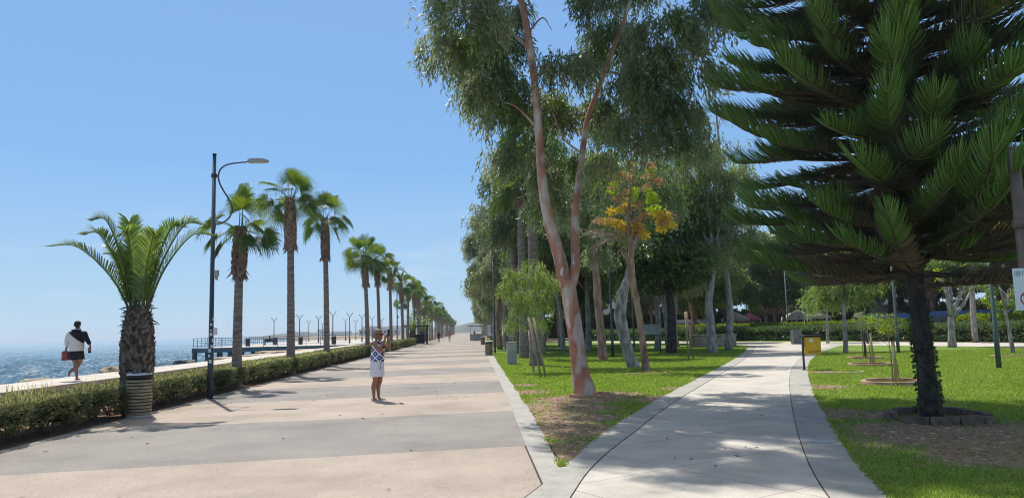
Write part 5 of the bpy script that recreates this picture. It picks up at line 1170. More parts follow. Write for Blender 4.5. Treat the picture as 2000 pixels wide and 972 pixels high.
b = MB(); disc(b, cx_+.008, cz_+.028, 0.0, .010, -.0966); b.add([(cx_-.02, -.0966, cz_-.03), (cx_+.005, -.0966, cz_+.02), (cx_+.016, -.0966, cz_+.016), (cx_+.022, -.0966, cz_-.03), (cx_+.01, -.0966, cz_-.03), (cx_+.004, -.0966, cz_-.008), (cx_-.008, -.0966, cz_-.03)], [(6, 5, 4, 3, 2, 1, 0)]); b.build('pictogram', 'signink', sg)

# ------------------------------------------------------------------ kiosks, pergola, vehicles behind the hedges
q = P(842, 662); rt = thing('pergola', (-6.75, 100, 0), 'dark pergola frame at the left of the promenade in the distance', 'pergola')
for x, y in ((-1.4, -1.2), (1.2, -1.2), (-1.4, 1.2), (1.2, 1.2)): b = MB(); b.box(x-.06, x+.06, y-.06, y+.06, 0, 2.3); b.build('post', 'lamp', rt)
b = MB(); b.box(-1.7, 1.5, -1.5, 1.5, 2.301, 2.45)
for k in range(7): b.box(-1.75+k*.5, -1.65+k*.5, -1.7, 1.7, 2.452, 2.55)
b.build('roof', 'black', rt); b = MB(); b.box(-.9, .9, -.5, .5, .1, 1.3, 0, .05); b.build('counter', 'black', rt)
rt = thing('kiosk', (1.2, 112, 0), 'small grey refreshment cart with a canopy at the right of the far promenade', 'kiosk')
b = MB(); b.box(-1.0, 1.0, -.7, .7, .15, 1.15, 0, .04); b.build('cart', 'cab', rt); b = MB(); b.box(-1.3, 1.3, -1, 1, 2.3, 2.4); b.add([(-1.3, -1, 2.402), (1.3, -1, 2.402), (1.3, 1, 2.402), (-1.3, 1, 2.402), (0, 0, 2.75)], [(0, 1, 4), (1, 2, 4), (2, 3, 4), (3, 0, 4)]); b.build('canopy', 'lamp', rt)
for x in (-.9, .9): b = MB(); b.box(x-.04, x+.04, -.04, .04, 1.15, 2.3); b.build('post', 'white', rt)
rt = thing('banner', (2.6, 103, 0), 'white and blue upright banner beside the far refreshment cart', 'banner'); b = MB(); b.tube([(0, 0, 0), (0, 0, 2.5)], .03, 6); b.build('pole', 'steel', rt); b = MB(); b.box(.04, 1.3, -.01, .01, .9, 2.4); b.build('cloth', 'canvas', rt); b = MB(); b.box(.5, .8, -.016, -.012, 1.1, 2.3); b.build('stripe', 'bluepaint', rt)
def vehicle(loc, L_, W_, H_, label, cat, m_, rz, name, van=True):
    rt = thing(name, loc, label, cat, rz); b = MB(); prof = ([(0, .35), (0, H_*.55), (L_*.05, H_*.92), (L_*.1, H_), (L_*.97, H_), (L_, H_*.9), (L_, .35)] if van else [(0, .3), (0, H_*.5), (L_*.08, H_*.58), (L_*.26, H_*.62), (L_*.38, H_*.98), (L_*.72, H_), (L_*.88, H_*.64), (L_, H_*.58), (L_, .3)])
    n = len(prof); v = [(x-L_/2, -W_/2, z_) for x, z_ in prof]+[(x-L_/2, W_/2, z_) for x, z_ in prof]; f = [tuple(range(n)), tuple(range(2*n-1, n-1, -1))]+[(i, n+i, n+(i+1) % n, (i+1) % n) for i in range(n)]
    b.add(v, f); b.build('body', m_, rt)
    for sy in (-1, 1):
        b = MB(); y = sy*(W_/2+.008)
        if van: m0, m1, z0, z1 = -L_*.45, L_*.46, H_*.5, H_*.82; pts = [(m0, z0), (m1, z0), (m1, z1), (m0+L_*.03, z1)]
        else: pts = [(-L_*.22, H_*.64), (L_*.34, H_*.66), (L_*.22, H_*.93), (-L_*.10, H_*.92)]
        b.add([(x, y, z_) for x, z_ in pts], [(0, 1, 2, 3)]); b.build('window', 'glass', rt)
        for x in (-L_*.32, L_*.32): b = MB(); b.tube([(x, y-.1, .33), (x, y+.02, .33)], .33, 16); b.build('wheel', 'rubber', rt)
    return rt
vehicle((46.5, 66, 0), 7.5, 2.1, 2.35, 'long blue van parked behind the bright hedge at the far right', 'van', 'bluepaint', R(-35), 'blue_van')
vehicle((41.5, 70.5, 0), 5.2, 2.0, 2.2, 'shorter blue van left of the long one, behind the hedge', 'van', 'bluepaint', R(-35), 'blue_van')
vehicle((41, 77, 0), 4.6, 1.8, 1.5, 'white car behind the hedge, right of the forked tree', 'car', 'whitecar', R(120), 'parked_car', False)
vehicle((37.5, 85, 0), 4.5, 1.8, 1.5, 'white car half hidden behind the hedge, left of the other white car', 'car', 'whitecar', R(120), 'parked_car', False)
vehicle((30, 99, 0), 5.5, 2.0, 2.4, 'white van far behind the hedge under the dark trees', 'van', 'whitecar', R(125), 'van')
def tent(loc, w, label, m_, h=2.4):
    rt = thing('market_tent', loc, label, 'market tent'); 
    for x in (-w/2, w/2):
        for y in (-w/2, w/2): b = MB(); b.tube([(x, y, 0), (x, y, h)], .05, 6); b.build('leg', 'white', rt)
    b = MB(); b.add([(-w/2, -w/2, h-.35), (w/2, -w/2, h-.35), (w/2, w/2, h-.35), (-w/2, w/2, h-.35), (-w/2, -w/2, h), (w/2, -w/2, h), (w/2, w/2, h), (-w/2, w/2, h), (0, 0, h+1.0)], [(0, 1, 5, 4), (1, 2, 6, 5), (2, 3, 7, 6), (3, 0, 4, 7), (4, 5, 8), (5, 6, 8), (6, 7, 8), (7, 4, 8)]); b.build('canopy', m_, rt)
for (px_, Y_, w, lab, m_) in [(1465, 112, 2.4, 'pink market tent glimpsed under the trees left of the forked tree', 'redcloth'), (1437, 104, 3, 'white market tent left of the pink one', 'canvas'), (1560, 98, 3.2, 'white market tent right of the forked tree, under the dark crowns', 'canvas'), (1590, 92, 3, 'white tent behind the weeping tree', 'canvas'), (1720, 84, 4, 'white tent behind the saplings', 'canvas')]:
    q = D(px_, 640, Y_); tent((q.x, q.y, 0), w, lab, m_)
# pale buildings across the road
for i, (x, y, w, h, lab) in enumerate([(62, 125, 26, 9, 'pale low building glimpsed between the trunks, right of the market tents'), (30, 150, 30, 9, 'pale building glimpsed behind the left market tents'), (95, 85, 24, 11, 'pale building far behind the blue coaches')]):
    rt = thing('building', (x, y, 0), lab, 'building', R(-35)); b = MB(); b.box(-w/2, w/2, 0, 10, 0, h); b.build('wall', 'facade', rt); b = MB(); b.box(-w/2-.3, w/2+.3, -.3, 10.3, h+.002, h+.5); b.build('roof', 'stone', rt)
    for k in range(int(w/3.2)):
        for fl in range(int(h/3)): b = MB(); b.box(-w/2+1+k*3.2, -w/2+2.6+k*3.2, -.06, -.02, 1+fl*3, 2.4+fl*3); b.build('window', 'glass', rt)
hedge('hedge', [(14, 132), (45, 118), (66, 92), (78, 60)], 3.4, 3.6, 31, 'tall dark shrub belt closing the view behind tents and parked cars', lm=('ficus', 'ficus', 'midgreen'), leaf=.38, dens=420, bottom=0, stems=False, lumpy=.10, lit_top=False)
# low white rail and fence posts between the hedges
rt = thing('white_rail', (40, 50, 0), 'low white rail running between the dark and the bright hedge', 'railing'); b = MB(); pts = [(38.4-40, 62-50, .95), (40-40, 50-50, .95), (41-40, 36-50, .95)]
b.tube(pts, .05, 6); b.build('rail', 'white', rt)
for k in range(7): t = k/6; b = MB(); b.tube([(-1.6+2.6*t+.15*math.sin(3*t), 12-26*t, 0), (-1.6+2.6*t+.15*math.sin(3*t), 12-26*t, .95)], .04, 6); b.build('post', 'black', rt)
for k, px_ in enumerate((1650, 1692, 1938)):
    q = D(px_, 640, 50+k); rt = thing('fence_post', (q.x, q.y, 0), ['thin dark post behind the hedge left of the pine trunk', 'second thin dark post behind the hedge left of the pine', 'thin dark post in the bright hedge right of the pine trunk'][k], 'post'); b = MB(); b.tube([(0, 0, 0), (0, 0, 2.6)], .06, 6); b.build('pole', 'black', rt)
# info boards on the lawn
for px_, py_, lab in ((1276, 690, 'grey information board on two dark legs deep in the lawn'),):
    q = P(px_, py_); rt = thing('information_board', (q.x, q.y, 0), lab, 'information board'); b = MB(); b.box(-.5, .5, -.03, .03, 1.1, 1.7); b.build('panel', 'cab', rt)
    for x in (-.42, .42): b = MB(); b.box(x-.03, x+.03, -.028, .028, 0, 1.098); b.build('leg', 'lamp', rt)

# ------------------------------------------------------------------ people
def remesh(shapes, name, mats, parent, vox=.008, smooth=4):
    mb = MB()
    for s_ in shapes:
        if s_[0] == 'e':
            _, c, r_, *rot = s_; nu, nv = 16, 10; V = []
            Rm = Euler(rot[0]).to_matrix() if rot else Matrix.Identity(3)
            for j in range(1, nv):
                for i in range(nu):
                    th = i*2*math.pi/nu; ph = math.pi*j/nv; V.append(tuple(Rm @ Vector((math.sin(ph)*math.cos(th)*r_[0], math.sin(ph)*math.sin(th)*r_[1], math.cos(ph)*r_[2]))+Vector(c)))
            V += [tuple(Rm @ Vector((0, 0, r_[2]))+Vector(c)), tuple(Rm @ Vector((0, 0, -r_[2]))+Vector(c))]; n = nu*(nv-1)
            f = [(j*nu+i, (j+1)*nu+i, (j+1)*nu+(i+1) % nu, j*nu+(i+1) % nu) for j in range(nv-2) for i in range(nu)]
            f += [(n, i, (i+1) % nu) for i in range(nu)] + [(n+1, (nv-2)*nu+(i+1) % nu, (nv-2)*nu+i) for i in range(nu)]; mb.add(V, f)
        elif s_[0] == 'l':   # loft of ellipses: (centre, rx, ry)
            rings = s_[1]; n = 20; V = []
            for c, a, b_ in rings: V += [(c[0]+a*math.cos(k*2*math.pi/n), c[1]+b_*math.sin(k*2*math.pi/n), c[2]) for k in range(n)]
            m_ = len(rings); f = [(j*n+i, j*n+(i+1) % n, (j+1)*n+(i+1) % n, (j+1)*n+i) for j in range(m_-1) for i in range(n)]+[tuple(range(n))[::-1], tuple(range((m_-1)*n, m_*n))]; mb.add(V, f)
        else:
            _, pts, rad = s_; q = spline(pts, 4) if len(pts) > 2 else np.array(pts, float); r_ = lerp_r(rad, len(q))
            a = q[0]-unit(q[1]-q[0])*r_[0]*.6; z_ = q[-1]+unit(q[-1]-q[-2])*r_[-1]*.6
            mb.tube(np.vstack([a, q, z_]), np.r_[r_[0]*.5, r_, r_[-1]*.5], 12)
    me = mb.mesh(name+'_src', mats); tmp = link('tmp', me); md = tmp.modifiers.new('r', 'REMESH'); md.mode = 'VOXEL'; md.voxel_size = vox; md.use_smooth_shade = True
    ms = tmp.modifiers.new('s', 'SMOOTH'); ms.iterations = smooth; ms.factor = .5
    dg = bpy.context.evaluated_depsgraph_get(); out = bpy.data.meshes.new_from_object(tmp.evaluated_get(dg)); bpy.data.objects.remove(tmp); out.name = name
    if not len(out.materials):
        for k in (mats if isinstance(mats, (list, tuple)) else [mats]): out.materials.append(MT[k])
    out.polygons.foreach_set('use_smooth', np.ones(len(out.polygons), bool))
    return link(name, out, parent)
def hand(wrist, d, palm_n, curl=.5, side=1, s=1.0):
    """palm, four fingers and a thumb as chains; d points along the hand, palm_n out of the palm"""
    d = Vector(d).normalized(); n = Vector(palm_n); n = (n-d*n.dot(d)).normalized(); a = d.cross(n).normalized()*side; w = Vector(wrist); out = []
    pc = w+d*.045*s; out.append(('t', [tuple(w), tuple(w+d*.05*s), tuple(w+d*.085*s)], [.026*s, .034*s, .030*s]))
    out.append(('t', [tuple(w+d*.05*s-a*.026*s), tuple(w+d*.085*s-a*.028*s)], [.014*s, .012*s])); out.append(('t', [tuple(w+d*.05*s+a*.026*s), tuple(w+d*.085*s+a*.028*s)], [.014*s, .012*s]))
    for k, L_ in ((-1.5, .062), (-.5, .074), (.5, .080), (1.5, .072)):
        p0 = w+d*.088*s+a*(k*.019*s); p1 = p0+(d+n*curl*.5).normalized()*L_*.45*s; p2 = p1+(d*.6+n*curl*1.3).normalized()*L_*.3*s; p3 = p2+(d*.2+n*curl*2).normalized()*L_*.25*s
        out.append(('t', [tuple(p0-d*.02*s), tuple(p1), tuple(p2), tuple(p3)], [.0095*s, .009*s, .0085*s, .007*s]))
    t0 = w+d*.03*s+a*.03*s; t1 = t0+(d*.6+a*.8).normalized()*.035*s; t2 = t1+(d+a*.2+n*curl).normalized()*.03*s; out.append(('t', [tuple(t0-a*.01), tuple(t1), tuple(t2)], [.013*s, .011*s, .009*s]))
    return out
def head(c, f, s=1.0):
    """skull, jaw, nose, ears, brow; f = heading (radians, 0 = facing +X)"""
    c = Vector(c); Rz = Matrix.Rotation(f, 3, 'Z'); g = lambda x, y, z: tuple(c+Rz @ Vector((x, y, z))*s)
    e = (0, 0, f)
    return [('e', g(-.01, 0, .02), (.098*s, .078*s, .108*s), e), ('e', g(.035, 0, -.055), (.058*s, .054*s, .062*s), e), ('t', [g(.088, 0, .015), g(.112, 0, -.022)], [.010*s, .015*s]), ('e', g(.078, 0, -.060), (.018*s, .026*s, .011*s), e), ('e', g(.062, 0, -.098), (.026*s, .028*s, .02*s), e),
            ('e', g(.0, .078, -.005), (.02*s, .010*s, .032*s), e), ('e', g(.0, -.078, -.005), (.02*s, .010*s, .032*s), e), ('e', g(.080, .0, .035), (.016*s, .055*s, .010*s), e)]
def foot(a, f, s=1.0, lift=0, toe=-.0):
    a = Vector(a); d = Vector((math.cos(f), math.sin(f), toe)).normalized()
    return [('t', [tuple(a-d*.05+Vector((0, 0, -.045))), tuple(a+d*.03+Vector((0, 0, -.045))), tuple(a+d*.13+Vector((0, 0, -.058)))], [.034*s, .036*s, .024*s]), ('t', [tuple(a+d*.10+Vector((0, .018, -.060))), tuple(a+d*.175+Vector((0, .02, -.066)))], [.020*s, .013*s]), ('t', [tuple(a+d*.10+Vector((0, -.018, -.060))), tuple(a+d*.16+Vector((0, -.022, -.066)))], [.018*s, .012*s])]

# the woman taking a photograph, facing +X
q = P(737, 783); W_ = thing('person', (q.x, q.y, .006), 'woman in blue patterned halter top and white shorts holding up a phone on the promenade', 'person', rz=R(-24))
WH = 1.63
body = []
hipL, hipR = (0, .085, .86), (-.01, -.085, .86)
for sy, knee, ank in ((1, (.03, .08, .46), (-.02, .085, .09)), (-1, (-.015, -.07, .46), (-.05, -.07, .09))):
    body += [('t', [(0, sy*.085, .84), (.012, sy*.085, .66), knee], [.088, .078, .056]), ('t', [knee, (ank[0]-.005, ank[1], .33), (ank[0], ank[1], .16), ank], [.055, .056, .036, .034])]
    body += foot(ank, R(0 if sy > 0 else -8), .95)
body += [('l', [((0, 0, .80), .10, .15), ((-.005, 0, .90), .118, .165), ((.01, 0, 1.0), .112, .145), ((.015, 0, 1.10), .115, .14), ((.02, 0, 1.22), .112, .15), ((0, 0, 1.32), .09, .145), ((-.01, 0, 1.38), .06, .10)]),
         ('t', [(-.015, 0, 1.34), (.005, 0, 1.42), (.02, 0, 1.47)], [.056, .052, .050])]
body += head((.045, 0, 1.515), 0, .98)
shL, shR = (-.01, .175, 1.34), (.0, -.175, 1.34); haL, haR = (.25, .06, 1.44), (.25, -.06, 1.43)
elL, elR = (.25, .16, 1.17), (.20, -.20, 1.13)
for sh, el, ha in ((shL, elL, haL), (shR, elR, haR)):
    mid = tuple((a+b_)/2 for a, b_ in zip(sh, el)); body += [('t', [sh, mid, el], [.055, .047, .040]), ('t', [el, tuple(el[i]*.55+ha[i]*.45 for i in range(3)), ha], [.040, .038, .025])]
body += hand(haL, (.2, -.15, 1), (.4, -1, 0), .8, 1, .9) + hand(haR, (.2, .15, 1), (.4, 1, 0), .8, -1, .9)
remesh(body, 'body', 'skin', W_, .0075, 3)
top_ = [('l', [((0, 0, .90), .155, .182), ((.01, 0, 1.0), .155, .172), ((.02, 0, 1.10), .152, .165), ((.03, 0, 1.20), .148, .168), ((.02, 0, 1.27), .118, .145), ((.01, 0, 1.33), .078, .10), ((.015, 0, 1.40), .062, .066)])]
remesh(top_, 'halter_top', 'top', W_, .008, 2)
sh_ = [('l', [((0, .0, .56), .155, .195), ((0, 0, .68), .158, .195), ((-.01, 0, .80), .162, .190), ((-.005, 0, .88), .154, .182), ((.0, 0, .93), .146, .174)])]
remesh(sh_, 'shorts', 'shortsw', W_, .008, 1)
hr = [('e', (.012, 0, 1.572), (.098, .086, .092)), ('e', (-.045, 0, 1.515), (.065, .080, .09)), ('t', [(.04, .085, 1.56), (.01, .088, 1.51)], [.018, .014]), ('t', [(.04, -.085, 1.56), (.01, -.088, 1.51)], [.018, .014]), ('t', [(.075, -.05, 1.600), (.09, 0, 1.61), (.075, .05, 1.600)], [.02, .022, .02])]
remesh(hr, 'hair', 'blonde', W_, .008, 2)
gl = [('e', (.135, .034, 1.528), (.014, .032, .022)), ('e', (.135, -.034, 1.528), (.014, .032, .022)), ('t', [(.14, -.012, 1.532), (.14, .012, 1.532)], [.006, .006]), ('t', [(.13, .062, 1.530), (.05, .086, 1.530)], [.006, .006]), ('t', [(.13, -.062, 1.530), (.05, -.086, 1.530)], [.006, .006])]
remesh(gl, 'sunglasses', 'black', W_, .004, 1)
for sy, ax in ((1, -.02), (-1, -.05)):
    b = MB(); y0 = .085*sy if sy > 0 else -.07; b.box(ax-.07, ax+.19, y0-.045, y0+.045, .0, .018, 0, .006); 
    b.tube([(ax+.10, y0-.045, .02), (ax+.09, y0-.02, .060), (ax+.09, y0+.02, .060), (ax+.10, y0+.045, .02)], .009, 6); b.tube([(ax-.02, y0-.044, .02), (ax-.01, y0-.03, .085), (ax-.01, y0+.03, .085), (ax-.02, y0+.044, .02)], .008, 6); b.build('sandal', 'white', W_)
Mw = Matrix.Rotation(R(-24), 4, 'Z'); pw = Vector((q.x, q.y, .006))
def wpt(x, y, z): return pw + Mw @ Vector((x, y, z))
o = thing('phone', wpt(.305, 0, 1.56), 'dark phone held up in both hands by the woman', 'phone', R(-24)); b = MB(); b.box(-.006, .006, -.040, .040, -.075, .075, 0, .004); b.build('case', 'black', o); b = MB(); b.box(-.0085, -.0065, -.036, .036, -.07, .07); b.build('screen', 'glass', o)
b = MB(); b.tube(spline([(.25, -.09, 1.40), (.26, -.17, 1.20), (.25, -.19, 1.0), (.20, -.20, .85), (.21, -.20, .72)], 6), .006, 6); st_ = b.build('camera_strap', 'blackcloth'); st_.location = pw; st_.rotation_euler = (0, 0, R(-24)); tag(st_, 'thin dark strap hanging from the woman raised hands', 'strap')

# the walking man, back to the camera (facing +Y)
def M3(x, y, z): return (x, y, z)
q = P(147, 743, .40); Mn = thing('person', (q.x, q.y, .402), 'man in black and off-white hoodie and black shorts walking away barefoot along the quay', 'person')
MS = 1.0
body = [('t', [(-.01, 0, .88), (.0, .03, .68), (.02, .05, .50)], [.098, .088, .062]), ('t', [(.02, .05, .50), (.035, .02, .34), (.045, .0, .18), (.045, .0, .09)], [.06, .063, .042, .038]),
        ('t', [(.11, 0, .88), (.12, .06, .68), (.07, .10, .52)], [.098, .088, .062]), ('t', [(.07, .10, .52), (.03, -.06, .42), (-.02, -.22, .32)], [.06, .062, .04])]
body[0] = ('t', [(-.09, 0, .88), (-.075, .03, .68), (-.04, .05, .49)], [.098, .088, .062]); body[1] = ('t', [(-.04, .05, .49), (-.005, .02, .34), (.03, .0, .18), (.045, .0, .09)], [.06, .063, .042, .038])
body[2] = ('t', [(.09, 0, .88), (.10, .05, .70), (.06, .10, .52)], [.098, .088, .062]); body[3] = ('t', [(.06, .10, .52), (.0, -.02, .37), (-.05, -.20, .28)], [.06, .062, .04])
body += foot((.045, 0, .09), R(90), 1.0)
body += [('t', [(-.05, -.20, .28), (-.052, -.25, .23), (-.05, -.26, .14)], [.036, .034, .022])]
body += [('l', [((0, 0, .84), .17, .115), ((0, 0, .95), .18, .125), ((0, 0, 1.1), .175, .125), ((0, 0, 1.3), .20, .125), ((0, 0, 1.42), .15, .09), ((0, 0, 1.47), .07, .06)]), ('t', [(0, 0, 1.43), (0, .01, 1.53)], [.06, .058])]
body += head((0, .02, 1.62), R(90), 1.0)
body += hand((-.31, .03, .93), (-.05, 0, -1), (.7, .7, 0), .9, 1, 1.05) + hand((.40, -.03, .99), (.0, .0, -1), (-.8, .5, 0), .7, -1, 1.05)
body += [('t', [(-.28, .02, 1.02), (-.31, .03, .93)], [.035, .028]), ('t', [(.38, -.03, 1.06), (.40, -.03, .99)], [.035, .028])]
remesh(body, 'body', 'skin2', Mn, .008, 3)
hd_ = [('l', [((0, 0, .86), .205, .145), ((0, 0, .95), .215, .155), ((0, 0, 1.1), .208, .155), ((0, 0, 1.28), .232, .15), ((0, 0, 1.40), .20, .125), ((0, 0, 1.46), .12, .10), ((0, -.01, 1.50), .08, .085)]),
       ('t', [(-.20, 0, 1.38), (-.275, .0, 1.20), (-.285, .01, 1.03)], [.085, .070, .058]), ('t', [(.20, 0, 1.38), (.29, -.03, 1.22), (.375, -.03, 1.07)], [.085, .072, .058]), ('t', [(-.09, -.10, 1.46), (0, -.13, 1.44), (.09, -.10, 1.46)], [.04, .05, .04])]
remesh(hd_, 'hoodie', 'hoodie', Mn, .009, 2)
b = MB(); b.tube([(.085*math.cos(a), -.01+.088*math.sin(a)-.02, 1.495+.02*math.sin(a)) for a in np.linspace(0, 6.283, 21)], .024, 8); b.build('hood_collar', 'greycloth', Mn)
remesh([('l', [((-.09, .02, .60), .105, .11), ((-.085, 0, .75), .115, .125), ((-.05, 0, .88), .15, .13)]), ('l', [((.10, .06, .62), .105, .11), ((.095, .02, .75), .115, .125), ((.05, 0, .88), .15, .13)])], 'shorts', 'blackcloth', Mn, .009, 2)
remesh([('e', (0, .005, 1.665), (.088, .108, .088)), ('e', (0, -.05, 1.625), (.078, .055, .075))], 'hair', 'darkhair', Mn, .009, 2)
for k, (dx, rz_) in enumerate(((-.36, .3), (-.27, -.25))):
    sh = thing('shoe', (q.x+dx, q.y+.02*k, .402+.72), ['left coral shoe carried low in the man left hand', 'right coral shoe carried in the man left hand, nearer his leg'][k], 'shoe', rz_)
    remesh([('t', [(0, 0, .13), (.0, .0, .03), (.0, .02, -.07)], [.035, .052, .045]), ('t', [(.0, .03, -.05), (0, .03, -.10)], [.045, .035])], 'upper', 'shoe', sh, .008, 2)
    b = MB(); b.box(-.045, .045, -.052, -.036, -.13, .13, 0, .006); b.build('sole', 'shoe', sh)
o = thing('phone', (q.x+.385, q.y-.02, .402+.86), 'dark phone in the man lowered right hand', 'phone', .5); b = MB(); b.box(-.04, .04, -.006, .006, -.07, .07, 0, .003); b.build('case', 'black', o)

# distant walkers and the seated person
def walker(loc, label, topm, legm, rz, s=1.0, ph=1):
    rt = thing('person', loc, label, 'person', rz, scale=s)
    bd = [('t', [(0, .08, .86), (.12*ph, .08, .48), (.05*ph, .08, .08)], [.085, .06, .04]), ('t', [(0, -.08, .86), (-.08*ph, -.08, .48), (-.22*ph, -.08, .12)], [.085, .06, .04]), ('l', [((0, 0, .85), .11, .15), ((0, 0, 1.05), .10, .14), ((0, 0, 1.3), .11, .18), ((0, 0, 1.42), .06, .09)]), ('t', [(0, 0, 1.4), (.01, 0, 1.5)], [.055, .052]),
          ('t', [(0, .2, 1.36), (-.05*ph, .24, 1.1), (.08, .25, .86)], [.05, .04, .03]), ('t', [(0, -.2, 1.36), (.05*ph, -.24, 1.1), (.14, -.25, .88)], [.05, .04, .03])]
    bd += foot((.05*ph, .08, .08), 0) + foot((-.22*ph, -.08, .12), 0) + head((.02, 0, 1.58), 0, 1.0) + hand((.08, .25, .86), (.2, 0, -1), (0, -1, 0), .5, 1) + hand((.14, -.25, .88), (.2, 0, -1), (0, 1, 0), .5, -1)
    remesh(bd, 'body', 'skin', rt, .012, 2)
    remesh([('l', [((0, 0, .88), .135, .175), ((0, 0, 1.05), .125, .16), ((0, 0, 1.3), .13, .20), ((0, 0, 1.42), .075, .12)])], 'top', topm, rt, .012, 2)
    remesh([('l', [((0, 0, .60), .15, .18), ((0, 0, .75), .135, .175), ((0, 0, .92), .13, .17)])], 'shorts', legm, rt, .012, 1)
    remesh([('e', (-.01, 0, 1.63), (.105, .088, .09))], 'hair', 'darkhair', rt, .012, 1)
    return rt
qa, qb = D(857, 665, 112), D(878, 665, 113)
walker((qa.x, qa.y, .004), 'distant walker in dark clothes, left of the pair coming up the promenade', 'blackcloth', 'blackcloth', R(-90)); walker((qb.x, qb.y, .004), 'distant walker in a reddish top, right of the pair coming up the promenade', 'redcloth', 'greycloth', R(-90), ph=-1)
q = P(924, 654.5); walker((1.4, 175, .004), 'tiny far walker near the right side of the promenade beyond the cart', 'blackcloth', 'greycloth', R(-90))
rt = thing('person', bench_loc, 'person in dark clothes sitting on the pier bench with legs stretched out', 'person', R(180))
remesh([('l', [((0, 0, .45), .13, .17), ((0, 0, .65), .11, .15), ((0, 0, .9), .11, .19), ((0, 0, 1.0), .06, .09)]), ('t', [(0, 0, .95), (0, 0, 1.08)], [.055, .05]), ('t', [(.0, .08, .5), (.42, .1, .52), (.68, .12, .12)], [.08, .06, .04]), ('t', [(.0, -.08, .5), (.42, -.1, .52), (.8, -.1, .15)], [.08, .06, .04]), ('t', [(0, .2, .93), (.05, .25, .7), (.28, .15, .58)], [.05, .04, .03]), ('t', [(0, -.2, .93), (.05, -.25, .7), (.28, -.15, .58)], [.05, .04, .03])]+head((.02, 0, 1.15), 0), 'body', 'blackcloth', rt, .014, 2)

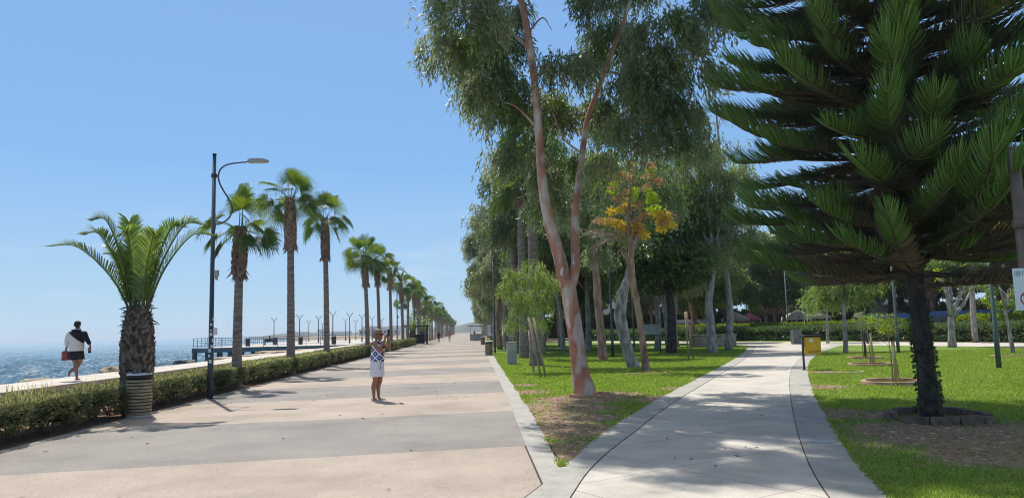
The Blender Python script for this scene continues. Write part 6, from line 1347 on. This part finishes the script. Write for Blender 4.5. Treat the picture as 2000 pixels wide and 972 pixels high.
# ------------------------------------------------------------------ grass blades and litter on the lawns
def inside(p, poly):
    x, y = p[:, 0], p[:, 1]; c = np.zeros(len(p), bool); n = len(poly)
    for i in range(n):
        x1, y1 = poly[i]; x2, y2 = poly[(i+1) % n]
        k = ((y1 > y) != (y2 > y)); xi = (x2-x1)*(y-y1)/((y2-y1) if y2 != y1 else 1e-9)+x1; c ^= k & (x < xi)
    return c
def bare_w(p):
    w = np.zeros(len(p))
    for x, y, r_ in BARE: w = np.maximum(w, 1-np.hypot(p[:, 0]-x, p[:, 1]-y)/r_)
    return w
rng = np.random.default_rng(99)
for poly, nm, box in ((LP, 0, (1, 24, 8.4, 50)), (RP, 1, (3, 30, 5, 36))):
    g = MB(); lt = MB()
    N_ = 900000; u = rng.random(N_); y = box[2]*(box[3]/box[2])**u; x = rng.uniform(box[0], box[1], N_); p = np.stack([x, y], 1)
    k = inside(p, poly) & (x < y*.80+1.5) ; p = p[k]; bw = bare_w(p)
    keep = rng.random(len(p)) < np.clip(1.0-bw*2.6-.0, .06, 1)*(.72+.28*np.sin(p[:, 0]*2.1+np.sin(p[:, 1]*1.7)*1.5)); p = p[keep]
    if len(p) > 190000: p = p[rng.permutation(len(p))[:190000]]
    ed = PLo if nm == 0 else PRo; t_ = rng.uniform(0, len(ed)*.62, 3600); t_ = t_[np.sin(t_*9)+np.sin(t_*23+1) > -.6]; pe = np.stack([np.interp(t_, range(len(ed)), ed[:, k]) for k in (0, 1)], 1)+rng.normal(size=(len(t_), 2))*.018; pe = pe[(rng.random(len(pe)) > bare_w(pe)*1.8) & (pe[:, 1] > (9.4 if nm == 0 else 5))]
    t_ = rng.uniform(0, 1, 5000)**1.6*30+8.5; pk = np.stack([np.interp(t_, [8.43, 10.4, 14.5, 30, 48], [1.02, 1.06, 1.16, 1.36, 1.55])+rng.normal(size=5000)*.02, t_], 1)
    pk = pk[rng.random(len(pk)) > .3+bare_w(pk)*1.8]; p = np.vstack([p, pe, pk]) if nm == 0 else np.vstack([p, pe])
    h = rng.uniform(.022, .05, len(p))*(1+p[:, 1]/40); a = rng.uniform(0, 6.28, len(p)); d = unit(np.stack([np.cos(a)*.6, np.sin(a)*.6, np.ones(len(p))], 1))
    leaves(g, np.stack([p[:, 0], p[:, 1], np.full(len(p), .004)], 1), d, h, .007+p[:, 1]*.0006, rng, 0, .3)
    tag(g.build('grass', 'blade'), ['short sunlit grass of the corner lawn left of the path', 'bright short grass of the lawn right of the path'][nm], 'grass', kind='stuff')
    N_ = 30000; p = np.stack([rng.uniform(box[0], 12, N_), rng.uniform(6, 22, N_)], 1); p = p[inside(p, poly)]; bw = bare_w(p); p = p[rng.random(len(p)) < np.clip(bw*1.1+.02, 0, .55)]
    a = rng.uniform(0, 6.28, len(p)); d = unit(np.stack([np.cos(a), np.sin(a), rng.uniform(-.05, .25, len(p))], 1))
    leaves(lt, np.stack([p[:, 0], p[:, 1], rng.uniform(.008, .02, len(p))], 1), d, rng.uniform(.05, .14, len(p)), rng.uniform(.012, .022, len(p)), rng, 0, .4)
    tag(lt.build('leaf_litter', 'litter'), ['dry fallen leaves on the bare corner of the lawn under the big eucalyptus', 'dry fallen leaves on the bare soil under the pine'][nm], 'leaf litter', kind='stuff')
rng = np.random.default_rng(5); n_ = 90; db = MB(); xy = np.stack([rng.uniform(-6.4, .6, n_), rng.uniform(6.5, 30, n_)], 1)
xy = np.vstack([xy, np.stack([rng.uniform(1.8, 5.5, 60), rng.uniform(7, 16, 60)], 1)]); n_ = len(xy); a = rng.uniform(0, 6.28, n_)
leaves(db, np.stack([xy[:, 0], xy[:, 1], np.full(n_, .018)], 1), unit(np.stack([np.cos(a), np.sin(a), rng.uniform(0, .15, n_)], 1)), rng.uniform(.03, .11, n_), rng.uniform(.01, .025, n_), rng, 0); tag(db.build('fallen_leaves', 'litter'), 'a few dry leaves and twigs scattered on the paving', 'fallen leaves', kind='stuff')
# a few weeds rising from the hedge
q = Vector((HX-.4, 13.5, .5)); wd = MB(); n_ = 160; ps = np.stack([q.x+rng.normal(size=n_)*.35, q.y+rng.normal(size=n_)*1.1, np.full(n_, .5)], 1)
leaves(wd, ps, unit(np.stack([rng.normal(size=n_)*.2, rng.normal(size=n_)*.2, np.ones(n_)], 1)), rng.uniform(.15, .42, n_), .018, rng); tag(wd.build('weeds', 'hedgetop'), 'wispy weeds growing out of the near hedge below the walking man', 'weeds', kind='stuff')

# ------------------------------------------------------------------ air
hm = bpy.data.materials.new('haze'); hm.use_nodes = True; N = hm.node_tree.nodes; N.remove(N['Principled BSDF'])
pv = N.new('ShaderNodeVolumePrincipled'); pv.inputs['Color'].default_value = (.80, .88, 1, 1); pv.inputs['Density'].default_value = .00025; pv.inputs['Anisotropy'].default_value = .2
hm.node_tree.links.new(pv.outputs[0], N['Material Output'].inputs['Volume']); MT['haze'] = hm
m = MB(); m.box(-4300, 3100, -400, 4300, -4.2, 34); tag(m.build('haze', 'haze'), 'thin pale sea haze lying over the promenade and the far shore', 'haze', kind='stuff')
